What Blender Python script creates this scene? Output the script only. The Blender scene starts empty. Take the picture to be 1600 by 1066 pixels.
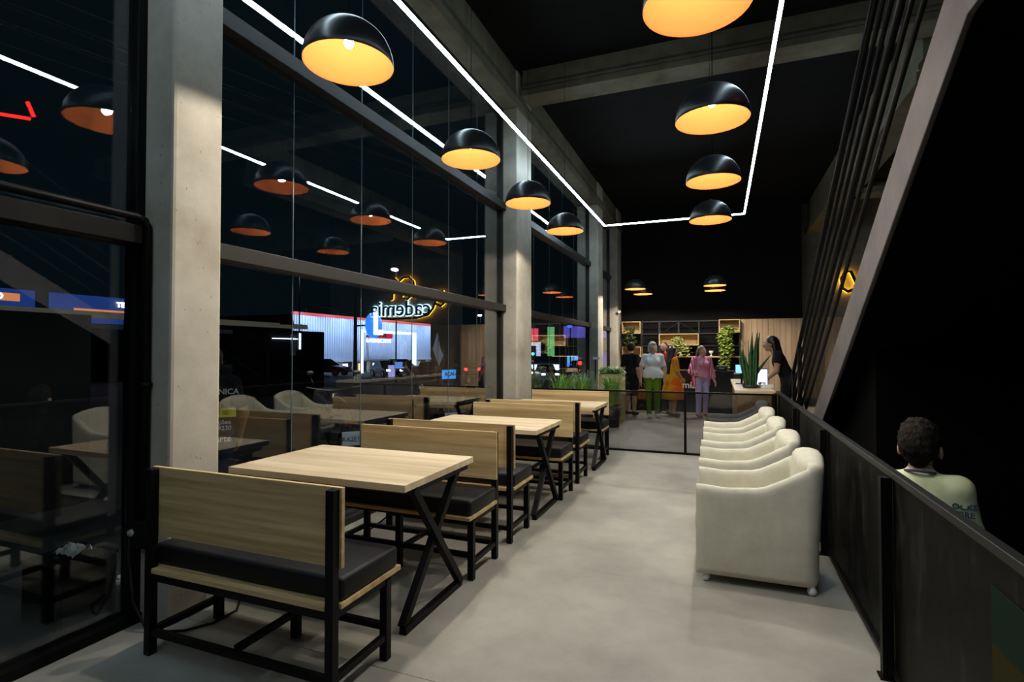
import bpy, bmesh, math, random
import numpy as np
from mathutils import Vector, Matrix
R = math.radians
random.seed(7)
scene = bpy.context.scene
COL = scene.collection

# ---------------------------------------------------------------- camera, world, exposure
cam = bpy.data.objects.new('camera', bpy.data.cameras.new('camera'))
COL.objects.link(cam)
cam.location = (0, 0, 1.47)
cam.rotation_euler = (R(90 + 1.1), 0, R(21.38))
cam.data.sensor_width = 36
cam.data.lens = 830 / 1600 * 36
cam.data.clip_end = 400
cam.data.clip_start = .02
scene.camera = cam

world = bpy.data.worlds.new('night_sky')
scene.world = world
world.use_nodes = True
world.node_tree.nodes['Background'].inputs[0].default_value = (.004, .012, .017, 1)
world.node_tree.nodes['Background'].inputs[1].default_value = .42

vs = scene.view_settings
vs.view_transform = 'Standard'
vs.look = 'None'
vs.exposure = 0.0
vs.gamma = 1
vs.use_curve_mapping = False
scene.cycles.use_denoising = True
scene.cycles.sample_clamp_indirect = 3
scene.cycles.max_bounces = 8
scene.cycles.diffuse_bounces = 3
scene.cycles.glossy_bounces = 4
scene.cycles.transparent_max_bounces = 24
scene.cycles.caustics_reflective = False
scene.cycles.caustics_refractive = False

LAMP_W = 72          # power of each pendant bulb
LED_E = 44           # emission of the ceiling light line
FLOOD_W = 1900       # flood lamps on the supermarket

# ---------------------------------------------------------------- materials
MATS = {}
def mat(name, col=(.5, .5, .5), rough=.6, metal=0, spec=.5, emit=None, es=0):
    if name in MATS: return MATS[name]
    m = bpy.data.materials.new(name); m.use_nodes = True
    b = m.node_tree.nodes['Principled BSDF']
    b.inputs['Base Color'].default_value = (*col, 1)
    b.inputs['Roughness'].default_value = rough
    b.inputs['Metallic'].default_value = metal
    b.inputs['Specular IOR Level'].default_value = spec
    if emit:
        b.inputs['Emission Color'].default_value = (*emit, 1)
        b.inputs['Emission Strength'].default_value = es
    MATS[name] = m
    return m

def nt(m): return m.node_tree.nodes, m.node_tree.links, m.node_tree.nodes['Principled BSDF']

def noisy(m, c1, c2, scale=4, vec=(1, 1, 1), detail=6, lo=.35, hi=.65, bump=0, bscale=None, rnd=False, rough=None, coord='Object'):
    n, l, b = nt(m)
    tc = n.new('ShaderNodeTexCoord'); mp = n.new('ShaderNodeMapping')
    mp.inputs['Scale'].default_value = vec
    l.new(tc.outputs[coord], mp.inputs['Vector'])
    if rnd:
        oi = n.new('ShaderNodeObjectInfo'); cm = n.new('ShaderNodeCombineXYZ'); mu = n.new('ShaderNodeMath')
        mu.operation = 'MULTIPLY'; mu.inputs[1].default_value = 37
        l.new(oi.outputs['Random'], mu.inputs[0])
        for k in range(3): l.new(mu.outputs[0], cm.inputs[k])
        l.new(cm.outputs[0], mp.inputs['Location'])
    no = n.new('ShaderNodeTexNoise'); no.inputs['Scale'].default_value = scale; no.inputs['Detail'].default_value = detail
    no.inputs['Roughness'].default_value = .62
    l.new(mp.outputs[0], no.inputs['Vector'])
    cr = n.new('ShaderNodeValToRGB')
    cr.color_ramp.elements[0].position = lo; cr.color_ramp.elements[0].color = (*c1, 1)
    cr.color_ramp.elements[1].position = hi; cr.color_ramp.elements[1].color = (*c2, 1)
    l.new(no.outputs['Fac'], cr.inputs[0]); l.new(cr.outputs[0], b.inputs['Base Color'])
    if bump:
        bn = n.new('ShaderNodeTexNoise'); bn.inputs['Scale'].default_value = bscale or scale * 6; bn.inputs['Detail'].default_value = 4
        l.new(mp.outputs[0], bn.inputs['Vector'])
        bp = n.new('ShaderNodeBump'); bp.inputs['Strength'].default_value = bump; bp.inputs['Distance'].default_value = .01
        l.new(bn.outputs['Fac'], bp.inputs['Height']); l.new(bp.outputs[0], b.inputs['Normal'])
    if rough:
        mr = n.new('ShaderNodeMapRange'); mr.inputs['To Min'].default_value = rough[0]; mr.inputs['To Max'].default_value = rough[1]
        l.new(no.outputs['Fac'], mr.inputs['Value']); l.new(mr.outputs[0], b.inputs['Roughness'])
    return m

def concrete(name, c1, c2, scale, holes=True):
    """cast concrete: broad mottling, fine grain and small air holes"""
    m = noisy(mat(name, rough=.8, spec=.3), c1, c2, scale, detail=9, lo=.3, hi=.72, bump=.07, bscale=60)
    n, l, b = nt(m)
    base = b.inputs['Base Color'].links[0].from_socket
    tc = n.new('ShaderNodeTexCoord')
    st = n.new('ShaderNodeTexNoise'); st.inputs['Scale'].default_value = 1.1; st.inputs['Detail'].default_value = 5
    l.new(tc.outputs['Object'], st.inputs['Vector'])
    sr = n.new('ShaderNodeValToRGB'); sr.color_ramp.elements[0].position = .5; sr.color_ramp.elements[1].position = .72
    sr.color_ramp.elements[0].color = (1, 1, 1, 1); sr.color_ramp.elements[1].color = (.72, .68, .58, 1)
    l.new(st.outputs['Fac'], sr.inputs[0])
    mx = n.new('ShaderNodeMix'); mx.data_type = 'RGBA'; mx.blend_type = 'MULTIPLY'; mx.inputs['Factor'].default_value = 1
    l.new(base, mx.inputs['A']); l.new(sr.outputs[0], mx.inputs['B'])
    out = mx.outputs['Result']
    if holes:
        vo = n.new('ShaderNodeTexVoronoi'); vo.inputs['Scale'].default_value = 13; vo.inputs['Randomness'].default_value = 1
        mp = n.new('ShaderNodeMapping'); mp.inputs['Scale'].default_value = (1.6, 1.6, .8)
        l.new(tc.outputs['Object'], mp.inputs[0]); l.new(mp.outputs[0], vo.inputs['Vector'])
        hr = n.new('ShaderNodeValToRGB'); hr.color_ramp.elements[0].position = .045; hr.color_ramp.elements[1].position = .09
        hr.color_ramp.elements[0].color = (.35, .34, .31, 1); hr.color_ramp.elements[1].color = (1, 1, 1, 1)
        l.new(vo.outputs['Distance'], hr.inputs[0])
        m2 = n.new('ShaderNodeMix'); m2.data_type = 'RGBA'; m2.blend_type = 'MULTIPLY'; m2.inputs['Factor'].default_value = .8
        l.new(out, m2.inputs['A']); l.new(hr.outputs[0], m2.inputs['B'])
        out = m2.outputs['Result']
    l.new(out, b.inputs['Base Color'])
    return m

def wood(name, c1, c2, vec, scale=1.0, rough=.5):
    """oak board: long streaked grain plus broad figure"""
    m = noisy(mat(name, rough=rough, spec=.35), c1, c2, scale, vec=vec, detail=10, lo=.33, hi=.66, rnd=True)
    n, l, b = nt(m)
    base = b.inputs['Base Color'].links[0].from_socket
    mp = [x for x in n if x.type == 'MAPPING'][0]
    w = n.new('ShaderNodeTexNoise'); w.inputs['Scale'].default_value = scale * .35; w.inputs['Detail'].default_value = 3
    l.new(mp.outputs[0], w.inputs['Vector'])
    r = n.new('ShaderNodeValToRGB'); r.color_ramp.elements[0].position = .38; r.color_ramp.elements[1].position = .6
    r.color_ramp.elements[0].color = (.62, .55, .46, 1); r.color_ramp.elements[1].color = (1, 1, 1, 1)
    l.new(w.outputs['Fac'], r.inputs[0])
    mx = n.new('ShaderNodeMix'); mx.data_type = 'RGBA'; mx.blend_type = 'MULTIPLY'; mx.inputs['Factor'].default_value = .55
    l.new(base, mx.inputs['A']); l.new(r.outputs[0], mx.inputs['B']); l.new(mx.outputs['Result'], b.inputs['Base Color'])
    return m

def glass(name, tint=(1, 1, 1), f0=.045, rough=0.0, gain=1.0):
    """thin clear pane: transparent, with reflection rising towards grazing angles"""
    m = bpy.data.materials.new(name); m.use_nodes = True
    n, l = m.node_tree.nodes, m.node_tree.links
    n.remove(n['Principled BSDF'])
    out = n['Material Output']
    tr = n.new('ShaderNodeBsdfTransparent'); tr.inputs[0].default_value = (*tint, 1)
    gl = n.new('ShaderNodeBsdfGlossy'); gl.inputs['Roughness'].default_value = rough; gl.inputs[0].default_value = (1, 1, 1, 1)
    lw = n.new('ShaderNodeLayerWeight'); lw.inputs['Blend'].default_value = .5
    p = n.new('ShaderNodeMath'); p.operation = 'POWER'; p.inputs[1].default_value = 3.2
    mr = n.new('ShaderNodeMapRange'); mr.inputs['To Min'].default_value = f0; mr.inputs['To Max'].default_value = .9 * gain
    l.new(lw.outputs['Facing'], p.inputs[0]); l.new(p.outputs[0], mr.inputs['Value'])
    mx = n.new('ShaderNodeMixShader')
    l.new(mr.outputs[0], mx.inputs[0]); l.new(tr.outputs[0], mx.inputs[1]); l.new(gl.outputs[0], mx.inputs[2])
    l.new(mx.outputs[0], out.inputs[0])
    MATS[name] = m
    return m

M_COL = concrete('column_concrete', (.34, .31, .255), (.52, .48, .41), 2.4)
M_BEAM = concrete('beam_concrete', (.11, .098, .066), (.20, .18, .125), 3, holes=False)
M_FLOOR = noisy(mat('floor_concrete', rough=.5, spec=.4), (.205, .197, .168), (.375, .352, .308), .9, detail=12, lo=.36, hi=.64, bump=.05, bscale=25, rough=(.38, .62))
M_BLACKWALL = noisy(mat('black_paint', rough=.85, spec=.15), (.004, .004, .004), (.0065, .0065, .0065), 3)
M_VOID = mat('matt_black_board', (.0016, .0016, .0016), .95, spec=.05)
M_GREYWALL = noisy(mat('grey_plaster', rough=.9, spec=.2), (.20, .195, .19), (.27, .26, .25), 3)
M_METAL = noisy(mat('black_metal', rough=.45, spec=.13), (.002, .002, .002), (.0045, .0045, .0045), 9)
M_FRAME = mat('dark_bronze_frame', (.014, .0125, .0105), .42, spec=.35)
M_OAK = wood('oak_board', (.48, .33, .145), (.80, .595, .32), (1.1, 24, 24))
M_OAKTOP = wood('oak_table', (.66, .52, .34), (.84, .70, .49), (1.1, 18, 18), rough=.42)
M_OAKV = wood('oak_panel', (.52, .345, .21), (.70, .50, .33), (9, 9, .5))
M_OAKDK = wood('oak_dark', (.20, .125, .05), (.33, .22, .10), (1.2, 16, 16))
M_CUSH = noisy(mat('black_leatherette', rough=.5, spec=.2), (.006, .006, .0075), (.009, .009, .0115), 30, bump=.08, bscale=180)
M_SLIP = noisy(mat('cream_slipcover', rough=.9, spec=.15), (.60, .565, .455), (.70, .665, .55), 6, bump=.25, bscale=240)
M_GREYFAB = noisy(mat('charcoal_fabric', rough=.9, spec=.2), (.045, .045, .047), (.065, .065, .066), 14, bump=.2, bscale=150)
M_SHADE = mat('black_lacquer_shade', (.012, .012, .013), .33, spec=.5)
M_GOLD = mat('gold_lining', (.105, .027, .0068), .6, 0, 0)
M_BULB = mat('bulb_glow', (1, 1, 1), .4, emit=(1, .97, .92), es=60)
M_LED = mat('led_diffuser', (1, 1, 1), .4, emit=(.66, .86, 1.0), es=LED_E)
M_WHITE = mat('white_plastic', (.75, .75, .73), .45)
M_GLASS = glass('window_glass', (.90, .93, .93), .085)
M_SMOKE = glass('smoked_glass', (.70, .70, .71), .04)
M_CLEAR = glass('clear_glass', (.93, .95, .95), .035, gain=.6)
M_RUBBER = mat('black_rubber', (.012, .012, .012), .8, spec=.2)
M_CHROME = mat('chrome', (.7, .7, .7), .18, 1)
def scr(name='mesh_screen'):
    m = noisy(mat(name, rough=.5, spec=.12), (.001, .001, .001), (.026, .025, .022), 3.2, vec=(1, 2.4, .8), detail=8, lo=.5, hi=.74, rough=(.35, .75))
    return m
M_SCREEN = scr()

# ---------------------------------------------------------------- mesh helpers
class MB:
    def __init__(s): s.v = []; s.f = []; s.sm = []; s.mi = []
    def add(s, vs, fs, smooth=False, mi=0):
        k = len(s.v); s.v += [tuple(map(float, p)) for p in vs]
        for f in fs: s.f.append([i + k for i in f]); s.sm.append(smooth); s.mi.append(mi)
        return s
    def box(s, x0, x1, y0, y1, z0, z1, mi=0):
        v = [(x, y, z) for x in (x0, x1) for y in (y0, y1) for z in (z0, z1)]
        return s.add(v, [(0, 1, 3, 2), (4, 6, 7, 5), (0, 4, 5, 1), (2, 3, 7, 6), (0, 2, 6, 4), (1, 5, 7, 3)], mi=mi)
    def bar(s, p, q, w, h, up=(0, 0, 1), mi=0):
        p, q = Vector(p), Vector(q); d = (q - p).normalized(); u = Vector(up)
        a = d.cross(u)
        if a.length < 1e-4: a = d.cross(Vector((1, 0, 0)))
        a.normalize(); b = a.cross(d)
        v = [c + a * (i * w / 2) + b * (j * h / 2) for c in (p, q) for i, j in ((-1, -1), (1, -1), (1, 1), (-1, 1))]
        return s.add(v, [(3, 2, 1, 0), (4, 5, 6, 7)] + [(k, (k + 1) % 4, (k + 1) % 4 + 4, k + 4) for k in range(4)], mi=mi)
    def tube(s, pts, r, n=8, mi=0, closed=False):
        P = [Vector(p) for p in pts]; m = len(P); v = []; prev = None
        for i, p in enumerate(P):
            d = ((P[(i + 1) % m] if (closed or i < m - 1) else p) - (P[i - 1] if (closed or i > 0) else p)).normalized()
            a = prev - d * prev.dot(d) if prev is not None else d.cross(Vector((0, 0, 1)))
            if a.length < 1e-3: a = d.cross(Vector((1, 0, 0)))
            a.normalize(); prev = a; b = d.cross(a)
            rr = r[i] if isinstance(r, (list, tuple)) else r
            v += [p + a * (rr * math.cos(2 * math.pi * k / n)) + b * (rr * math.sin(2 * math.pi * k / n)) for k in range(n)]
        f = [(i * n + k, i * n + (k + 1) % n, ((i + 1) % m) * n + (k + 1) % n, ((i + 1) % m) * n + k) for i in range(m if closed else m - 1) for k in range(n)]
        s.add(v, f, True, mi)
        if not closed:
            s.f.append([len(s.v) - len(v) + k for k in range(n)][::-1]); s.f.append([len(s.v) - n + k for k in range(n)])
            s.sm += [False, False]; s.mi += [mi, mi]
        return s
    def lathe(s, prof, n=24, c=(0, 0, 0), mi=0, smooth=True):
        v = []; m = len(prof)
        for r, z in prof: v += [(c[0] + r * math.cos(2 * math.pi * k / n), c[1] + r * math.sin(2 * math.pi * k / n), c[2] + z) for k in range(n)]
        f = [(i * n + k, i * n + (k + 1) % n, (i + 1) * n + (k + 1) % n, (i + 1) * n + k) for i in range(m - 1) for k in range(n)]
        return s.add(v, f, smooth, mi)
    def ell(s, c, r, nu=14, nv=9, mi=0):
        v = []; f = []
        for i in range(nv + 1):
            t = math.pi * i / nv
            for k in range(nu):
                a = 2 * math.pi * k / nu
                v.append((c[0] + r[0] * math.sin(t) * math.cos(a), c[1] + r[1] * math.sin(t) * math.sin(a), c[2] + r[2] * math.cos(t)))
        f = [(i * nu + k, (i + 1) * nu + k, (i + 1) * nu + (k + 1) % nu, i * nu + (k + 1) % nu) for i in range(nv) for k in range(nu)]
        return s.add(v, f, True, mi)
    def prism(s, poly, a0, a1, axis='x', mi=0):
        n = len(poly)
        P = {'x': lambda p, a: (a, p[0], p[1]), 'y': lambda p, a: (p[0], a, p[1]), 'z': lambda p, a: (p[0], p[1], a)}[axis]
        v = [P(p, a0) for p in poly] + [P(p, a1) for p in poly]
        f = [tuple(range(n))[::-1], tuple(range(n, 2 * n))] + [(k, (k + 1) % n, (k + 1) % n + n, k + n) for k in range(n)]
        return s.add(v, f, mi=mi)
    def quad(s, a, b, c, d, mi=0, smooth=False): return s.add([a, b, c, d], [(0, 1, 2, 3)], smooth, mi)
    def mesh(s, name):
        me = bpy.data.meshes.new(name); me.from_pydata(s.v, [], s.f); me.update()
        bm = bmesh.new(); bm.from_mesh(me)
        bmesh.ops.remove_doubles(bm, verts=bm.verts, dist=1e-6)
        bmesh.ops.recalc_face_normals(bm, faces=bm.faces)
        bm.to_mesh(me); bm.free()
        return me
    def build(s, name, m, parent=None, bevel=0, seg=2, loc=None, recalc=True):
        me = bpy.data.meshes.new(name); me.from_pydata(s.v, [], s.f); me.update()
        me.polygons.foreach_set('use_smooth', s.sm); me.polygons.foreach_set('material_index', s.mi)
        if recalc:
            bm = bmesh.new(); bm.from_mesh(me); bmesh.ops.recalc_face_normals(bm, faces=bm.faces); bm.to_mesh(me); bm.free()
        for x in (m if isinstance(m, (list, tuple)) else [m]): me.materials.append(x)
        o = bpy.data.objects.new(name, me); COL.objects.link(o)
        if parent: o.parent = parent
        if loc: o.location = loc
        if bevel:
            b = o.modifiers.new('bevel', 'BEVEL'); b.width = bevel; b.segments = seg; b.limit_method = 'ANGLE'; b.angle_limit = R(40)
        return o

def tag(o, label=None, cat=None, group=None, kind=None):
    if label: o['label'] = label
    if cat: o['category'] = cat
    if group: o['group'] = group
    if kind: o['kind'] = kind
    return o
def thing(name, label, cat, loc=(0, 0, 0), rz=0, group=None):
    o = bpy.data.objects.new(name, None); COL.objects.link(o)
    o.empty_display_size = .1
    o.location = loc; o.rotation_euler = (0, 0, rz)
    return tag(o, label, cat, group)
def struct(o, label=None):
    o['kind'] = 'structure'
    if label: o['label'] = label
    return o
def copy_tree(o, parent=None):
    c = o.copy(); COL.objects.link(c); c.parent = parent
    for ch in list(o.children): copy_tree(ch, c)
    return c
def dup(o, label, loc=None, rz=None):
    c = copy_tree(o)
    c['label'] = label
    if loc is not None: c.location = loc
    if rz is not None: c.rotation_euler = (0, 0, rz)
    return c
def bx(name, m, x0, x1, y0, y1, z0, z1, parent=None, bevel=0):
    return MB().box(x0, x1, y0, y1, z0, z1).build(name, m, parent, bevel)
def text(name, body, m, size, loc, rot, parent=None, ext=.004, bold=0.0, align='CENTER', spacing=1.0, shear=0):
    cu = bpy.data.curves.new(name, 'FONT'); cu.body = body; cu.size = size; cu.extrude = ext; cu.offset = bold
    cu.align_x = align; cu.align_y = 'CENTER'; cu.space_character = spacing; cu.shear = shear; cu.resolution_u = 3
    t = bpy.data.objects.new(name + '_tmp', cu); COL.objects.link(t)
    dg = bpy.context.evaluated_depsgraph_get()
    me = bpy.data.meshes.new_from_object(t.evaluated_get(dg)); me.name = name
    bpy.data.objects.remove(t); bpy.data.curves.remove(cu)
    me.materials.clear(); me.materials.append(m)
    o = bpy.data.objects.new(name, me); COL.objects.link(o)
    o.location = loc; o.rotation_euler = rot
    if parent: o.parent = parent
    return o

# ================================================================ SETTING
floor = struct(bx('floor', M_BLACKWALL, -3.1, 8.2, -3.3, 17.2, -.12, -.02), 'polished grey concrete floor with saw-cut joints')
for y0, y1, g in ((-3.3, 2.099, .003), (2.102, 3.5297, .0015), (3.5303, 9.2, .001), (9.201, 17.2, 0)):
    bx('slab', M_FLOOR, -3.1, 8.2, y0, y1, -.03, 0, floor)
CEIL = 5.6
struct(bx('ceiling', M_BLACKWALL, -3.3, 8.2, -3.3, 17.2, CEIL, CEIL + .15), 'high black painted ceiling')
struct(bx('wall_front', M_BLACKWALL, -3.1, 8.2, -3.45, -3.3, 0, CEIL), 'black wall behind the viewer')
struct(bx('wall_right', M_BLACKWALL, 8.2, 8.35, -3.3, 17.2, 0, CEIL), 'black side wall beyond the stairs')
wb = struct(bx('wall_back', M_BLACKWALL, -3.1, 2.05, 16.0, 16.9, 0, CEIL), 'black wall above the reception shelves')
wg = struct(bx('wall_back_grey', M_GREYWALL, 2.05, 8.2, 16.75, 16.9, 0, CEIL), 'grey plaster wall carrying the lit sign')
# vertical oak planks cladding the back wall
panel = struct(bx('wall_panelling', M_OAKDK, .53, 2.05, 15.88, 16.0, 0, 2.35), 'vertical oak plank panelling behind the counter')
pm = None
for i in range(11):
    w = 1.52 / 11
    p = bx('plank', M_OAKV, 0, w - .006, 0, .02, 0, 2.345, panel) if pm is None else bpy.data.objects.new('plank', pm)
    if pm is None: pm = p.data
    else: COL.objects.link(p); p.parent = panel
    p.location = (.533 + i * w, 15.862, .003)
pan2 = struct(bx('wall_panelling_far', M_OAKDK, 2.05, 4.4, 16.66, 16.75, .18, 2.40), 'oak plank panelling seen through the stair rails')
for i in range(14):
    w = 2.35 / 14
    p = bpy.data.objects.new('plank', pm); COL.objects.link(p); p.parent = pan2
    p.scale = ((w - .006) / (1.52 / 11 - .006), 1, 2.22 / 2.345); p.location = (2.053 + i * w, 16.64, .18)
struct(bx('baseboard_back', M_GREYWALL, 2.05, 8.2, 16.64, 16.75, 0, .18), 'pale skirting under the oak panelling')

# concrete columns of the glazed side (left)
def column(name, x0, x1, y0, y1, label):
    return struct(bx(name, M_COL, x0, x1, y0, y1, 0, CEIL, bevel=.018), label)
column('column_1', -3.05, -2.74, 1.985, 2.29, 'board-marked concrete column beside the first bench')
column('column_2', -3.05, -2.74, 7.2, 7.84, 'concrete column behind the second pair of tables')
column('column_3', -3.05, -2.74, 12.72, 13.3, 'concrete column by the glass door')
column('column_4', -3.05, -2.74, 15.3, 15.98, 'concrete column beside the shelf wall')
column('column_5', -3.05, -2.74, -3.3, -2.6, 'concrete column behind the viewer')

# concrete beams
def ibeam(name, poly, a0, a1, axis, label):
    return struct(MB().prism(poly, a0, a1, axis).build(name, M_BEAM, bevel=.008), label)
def flange(c, z0, z1, w, f, lip):     # web with a wider stepped bottom flange
    return [(c - w, z1), (c - w, z0 + lip * 2), (c - f + .02, z0 + lip * 1.5), (c - f + .02, z0 + lip * 1.12), (c - f + .035, z0 + lip * 1.06), (c - f + .035, z0 + lip * .96), (c - f, z0 + lip * .9), (c - f, z0),
            (c + f, z0), (c + f, z0 + lip), (c + w, z0 + lip * 2), (c + w, z1)]
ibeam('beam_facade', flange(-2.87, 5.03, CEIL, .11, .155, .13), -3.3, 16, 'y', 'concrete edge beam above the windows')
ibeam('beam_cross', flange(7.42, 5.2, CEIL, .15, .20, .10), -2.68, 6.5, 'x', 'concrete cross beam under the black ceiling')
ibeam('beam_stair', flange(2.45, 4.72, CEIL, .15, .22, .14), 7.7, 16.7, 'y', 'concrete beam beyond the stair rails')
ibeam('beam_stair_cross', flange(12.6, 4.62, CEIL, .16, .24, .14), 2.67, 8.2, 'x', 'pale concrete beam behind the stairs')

# glazed bays
GX = -3.0
ZT = ((2.05, 2.15), (3.54, 3.65))
def bay(n, y0, y1, joints, label, ztop=5.0, fr=.05, fm=None):
    fm = fm or M_FRAME
    w = struct(bx('window_%d' % n, fm, GX - .06, GX + .06, y0, y1, 0, .05), label)      # sill
    bx('head', fm, GX - .05, GX + .05, y0, y1, ztop - .05, ztop + .05, w)
    for y in (y0, y1 - fr): bx('jamb', fm, GX - .045, GX + .045, y, y + fr, .05, ztop - .05, w, bevel=.003)
    for z0, z1 in ZT: bx('transom', fm, GX - .06, GX + .09, y0, y1, z0, z1, w, bevel=.004)
    ys = [y0 + fr] + list(joints) + [y1 - fr]
    for a, b in zip(ys[:-1], ys[1:]):
        for z0, z1 in ((.05, ZT[0][0]), (ZT[0][1], ZT[1][0]), (ZT[1][1], ztop - .05)):
            bx('pane', M_GLASS, GX - .004, GX + .004, a + .003, b - .003, z0, z1, w)
    for y in joints:
        for z0, z1 in ((.05, ZT[0][0]), (ZT[0][1], ZT[1][0]), (ZT[1][1], ztop - .05)):
            bx('silicone_joint', mat('silicone', (.10, .14, .15), .3), GX - .003, GX + .003, y - .003, y + .003, z0, z1, w)
    return w
bay(1, -2.6, 1.985, (-1.1, .45), 'dark glazed bay beside the nearest column', fm=M_METAL)
bay(2, 2.29, 7.2, (3.12, 3.94, 4.79, 5.59, 6.38), 'tall glazed bay with the street and lamp reflections')
bay(3, 7.84, 12.72, (8.7, 9.6, 10.5, 11.4), 'glazed bay next to the glass door')
bay(4, 13.3, 15.3, (14.3,), 'narrow glazed bay near the shelf wall')

# glass door leaf standing open at column 3, sticker and pull handle
d = struct(bx('door_1', M_CLEAR, -2.98, -2.655, 12.66, 12.672, .02, 2.04), 'open frameless glass door leaf by the column')
bx('pull_handle', M_METAL, -2.80, -2.775, 12.60, 12.64, .75, 1.27, d, .004)
bx('sticker', M_WHITE, -2.86, -2.70, 12.655, 12.66, 1.27, 1.33, d)
bx('hinge', M_METAL, -2.985, -2.95, 12.64, 12.66, 1.8, 1.9, d)

# ================================================================ CEILING LIGHT LINE
def led_line(name, label, pts, z, group=None, closed=True):
    t = thing(name, label, 'light line', (pts[0][0], pts[0][1], 0), group=group)
    ox, oy = pts[0]
    seq = list(zip(pts, pts[1:] + pts[:1])) if closed else list(zip(pts[:-1], pts[1:]))
    for a, b in seq:
        A, B = Vector((a[0] - ox, a[1] - oy, z)), Vector((b[0] - ox, b[1] - oy, z))
        MB().bar(A, B, .03, .022).build('diffuser', M_LED, t)
        MB().bar(A + Vector((0, 0, .021)), B + Vector((0, 0, .021)), .036, .02).build('profile', M_METAL, t)
        n = max(1, int((B - A).length / 2.6))
        for k in range(n):
            p = A + (B - A) * ((k + .5) / n)
            MB().tube([p + Vector((0, 0, .03)), Vector((p.x, p.y, CEIL - .022))], .0013, 5).build('suspension_wire', M_METAL, t)
    return t
led_line('led_light_line', 'suspended white light line forming a long rectangle under the ceiling', [(-2.43, -2.2), (-2.43, 12), (.49, 12), (.49, -2.2)], 4.33)  # unseen end bar behind the viewer is added for its light

# ================================================================ PENDANT LAMPS
def make_lamp():
    t = thing('pendant_lamp', '', 'lamp', (0, 0, 0), group='black dome pendant lamps with gold linings')
    r = .25; N = 14
    prof = [(max(.001, r * math.sin(math.pi / 2 * i / N)), r * .98 * math.cos(math.pi / 2 * i / N)) for i in range(N + 1)]
    MB().lathe(prof + [(r - .002, -.004)], 48).build('shade', M_SHADE, t)
    pi_ = [(p[0] * .984, p[1] * .984 - .001) for p in prof]
    MB().lathe([(r - .002, -.004)] + pi_[::-1], 48).build('gold_lining', M_GOLD, t)
    MB().lathe([(.001, .092), (.018, .097), (.027, .115), (.024, .138), (.014, .155)], 20).build('bulb', M_BULB, t)
    MB().lathe([(.016, .15), (.02, .19), (.02, .243)], 16).build('socket', M_METAL, t)
    MB().lathe([(.001, .262), (.012, .26), (.014, .244)], 12).build('cord_grip', M_METAL, t)
    MB().tube([(0, 0, .25), (0, 0, CEIL - 3.1)], .0025, 6).build('cord', M_METAL, t)
    li = bpy.data.lights.new('bulb_light', 'POINT'); li.energy = LAMP_W; li.color = (1, .925, .78); li.shadow_soft_size = .028
    lo = bpy.data.objects.new('bulb_light', li); COL.objects.link(lo); lo.parent = t; lo.location = (0, 0, .082)
    return t
ROW1 = 'in the row above the dining tables'; ROW2 = 'in the row above the armchairs'
LAMPS = [
    (-1.95, 2.44, 3.1, 'black dome pendant lamp above the first table, largest over the benches'),
    (-1.96, 4.05, 3.1, 'black dome pendant lamp over the tables, second from the viewer'),
    (-1.96, 5.49, 3.1, 'black dome pendant lamp hanging in front of the middle column'),
    (-1.95, 6.95, 3.1, 'black dome pendant lamp over the tables, farthest before the partition'),
    (-.09, 2.62, 3.1, 'black dome pendant lamp over the walkway cut off by the picture top'),
    (-.04, 3.97, 3.1, 'black dome pendant lamp over the walkway, large and wholly visible'),
    (-.05, 5.42, 3.1, 'black dome pendant lamp over the walkway, middle of three in a column'),
    (-.10, 7.02, 3.1, 'black dome pendant lamp overlapping the end of the light line'),
    (-1.93, 13.25, 3.0, 'distant pendant lamp over the customers, first of the far pair'),
    (-1.91, 14.5, 3.0, 'distant pendant lamp over the customers, nearest the shelf wall'),
    (-.10, 13.2, 3.0, 'distant pendant lamp before the black wall, upper of two'),
    (-.11, 14.3, 3.0, 'distant pendant lamp before the black wall, lower of two'),
]
proto = make_lamp()
for i, (x, y, z, lab) in enumerate(LAMPS):
    o = proto if i == 0 else copy_tree(proto)
    o.location = (x, y, z); o['label'] = lab
    if 'cut off' in lab:            # this bulb is the dimmest of the row
        for c in o.children:
            if c.type == 'LIGHT': c.data = c.data.copy(); c.data.energy = LAMP_W * .85
    if z < 3.1:
        for c in o.children:
            if c.type == 'LIGHT': c.data = c.data.copy(); c.data.energy = LAMP_W * 1.6
            if c.name.startswith('cord') and 'grip' not in c.name: c.scale = (1, 1, (CEIL - z) / (CEIL - 3.1)); c.location.z = .25 - .25 * c.scale.z

# ================================================================ TABLES AND BENCHES
def make_table():
    t = thing('dining_table', '', 'table', group='oak tables between the benches')
    x0, x1, y0, y1 = -.615, .615, 0, .81
    bx('tabletop', M_OAKTOP, x0, x1, y0, y1, .742, .78, t, .002)
    for sx in (-.585, .585):
        e = bpy.data.objects.new('x_leg_frame', None)
        w = .042
        for a, b in (((sx, .10, .735), (sx, .655, .03)), ((sx, .66, .735), (sx, .045, .03))):
            o = .0 if a[1] < .5 else .0
            MB().bar((a[0] + (.012 if a[1] < .5 else -.012), a[1], a[2]), (b[0] + (.012 if a[1] < .5 else -.012), b[1], b[2]), w, w, (1, 0, 0)).build('leg', M_METAL, t, .002)
        bx('foot_bar', M_METAL, sx - .021, sx + .021, .03, .67, 0, .035, t, .002)
        bx('top_bar', M_METAL, sx - .021, sx + .021, .06, .75, .712, .742, t, .002)
    bx('apron', M_METAL, -.57, .57, .37, .41, .70, .742, t, .002)
    return t
TB = [(-2.125, 2.35, 'oak table with crossed black legs nearest the viewer'),
      (-2.10, 4.37, 'oak table with crossed black legs, middle of the three tables'),
      (-2.04, 6.44, 'oak table with crossed black legs closest to the glass partition')]
tp = make_table()
for i, (x, y, lab) in enumerate(TB):
    o = tp if i == 0 else copy_tree(tp)
    o.location = (x, y, 0); o['label'] = lab

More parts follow.
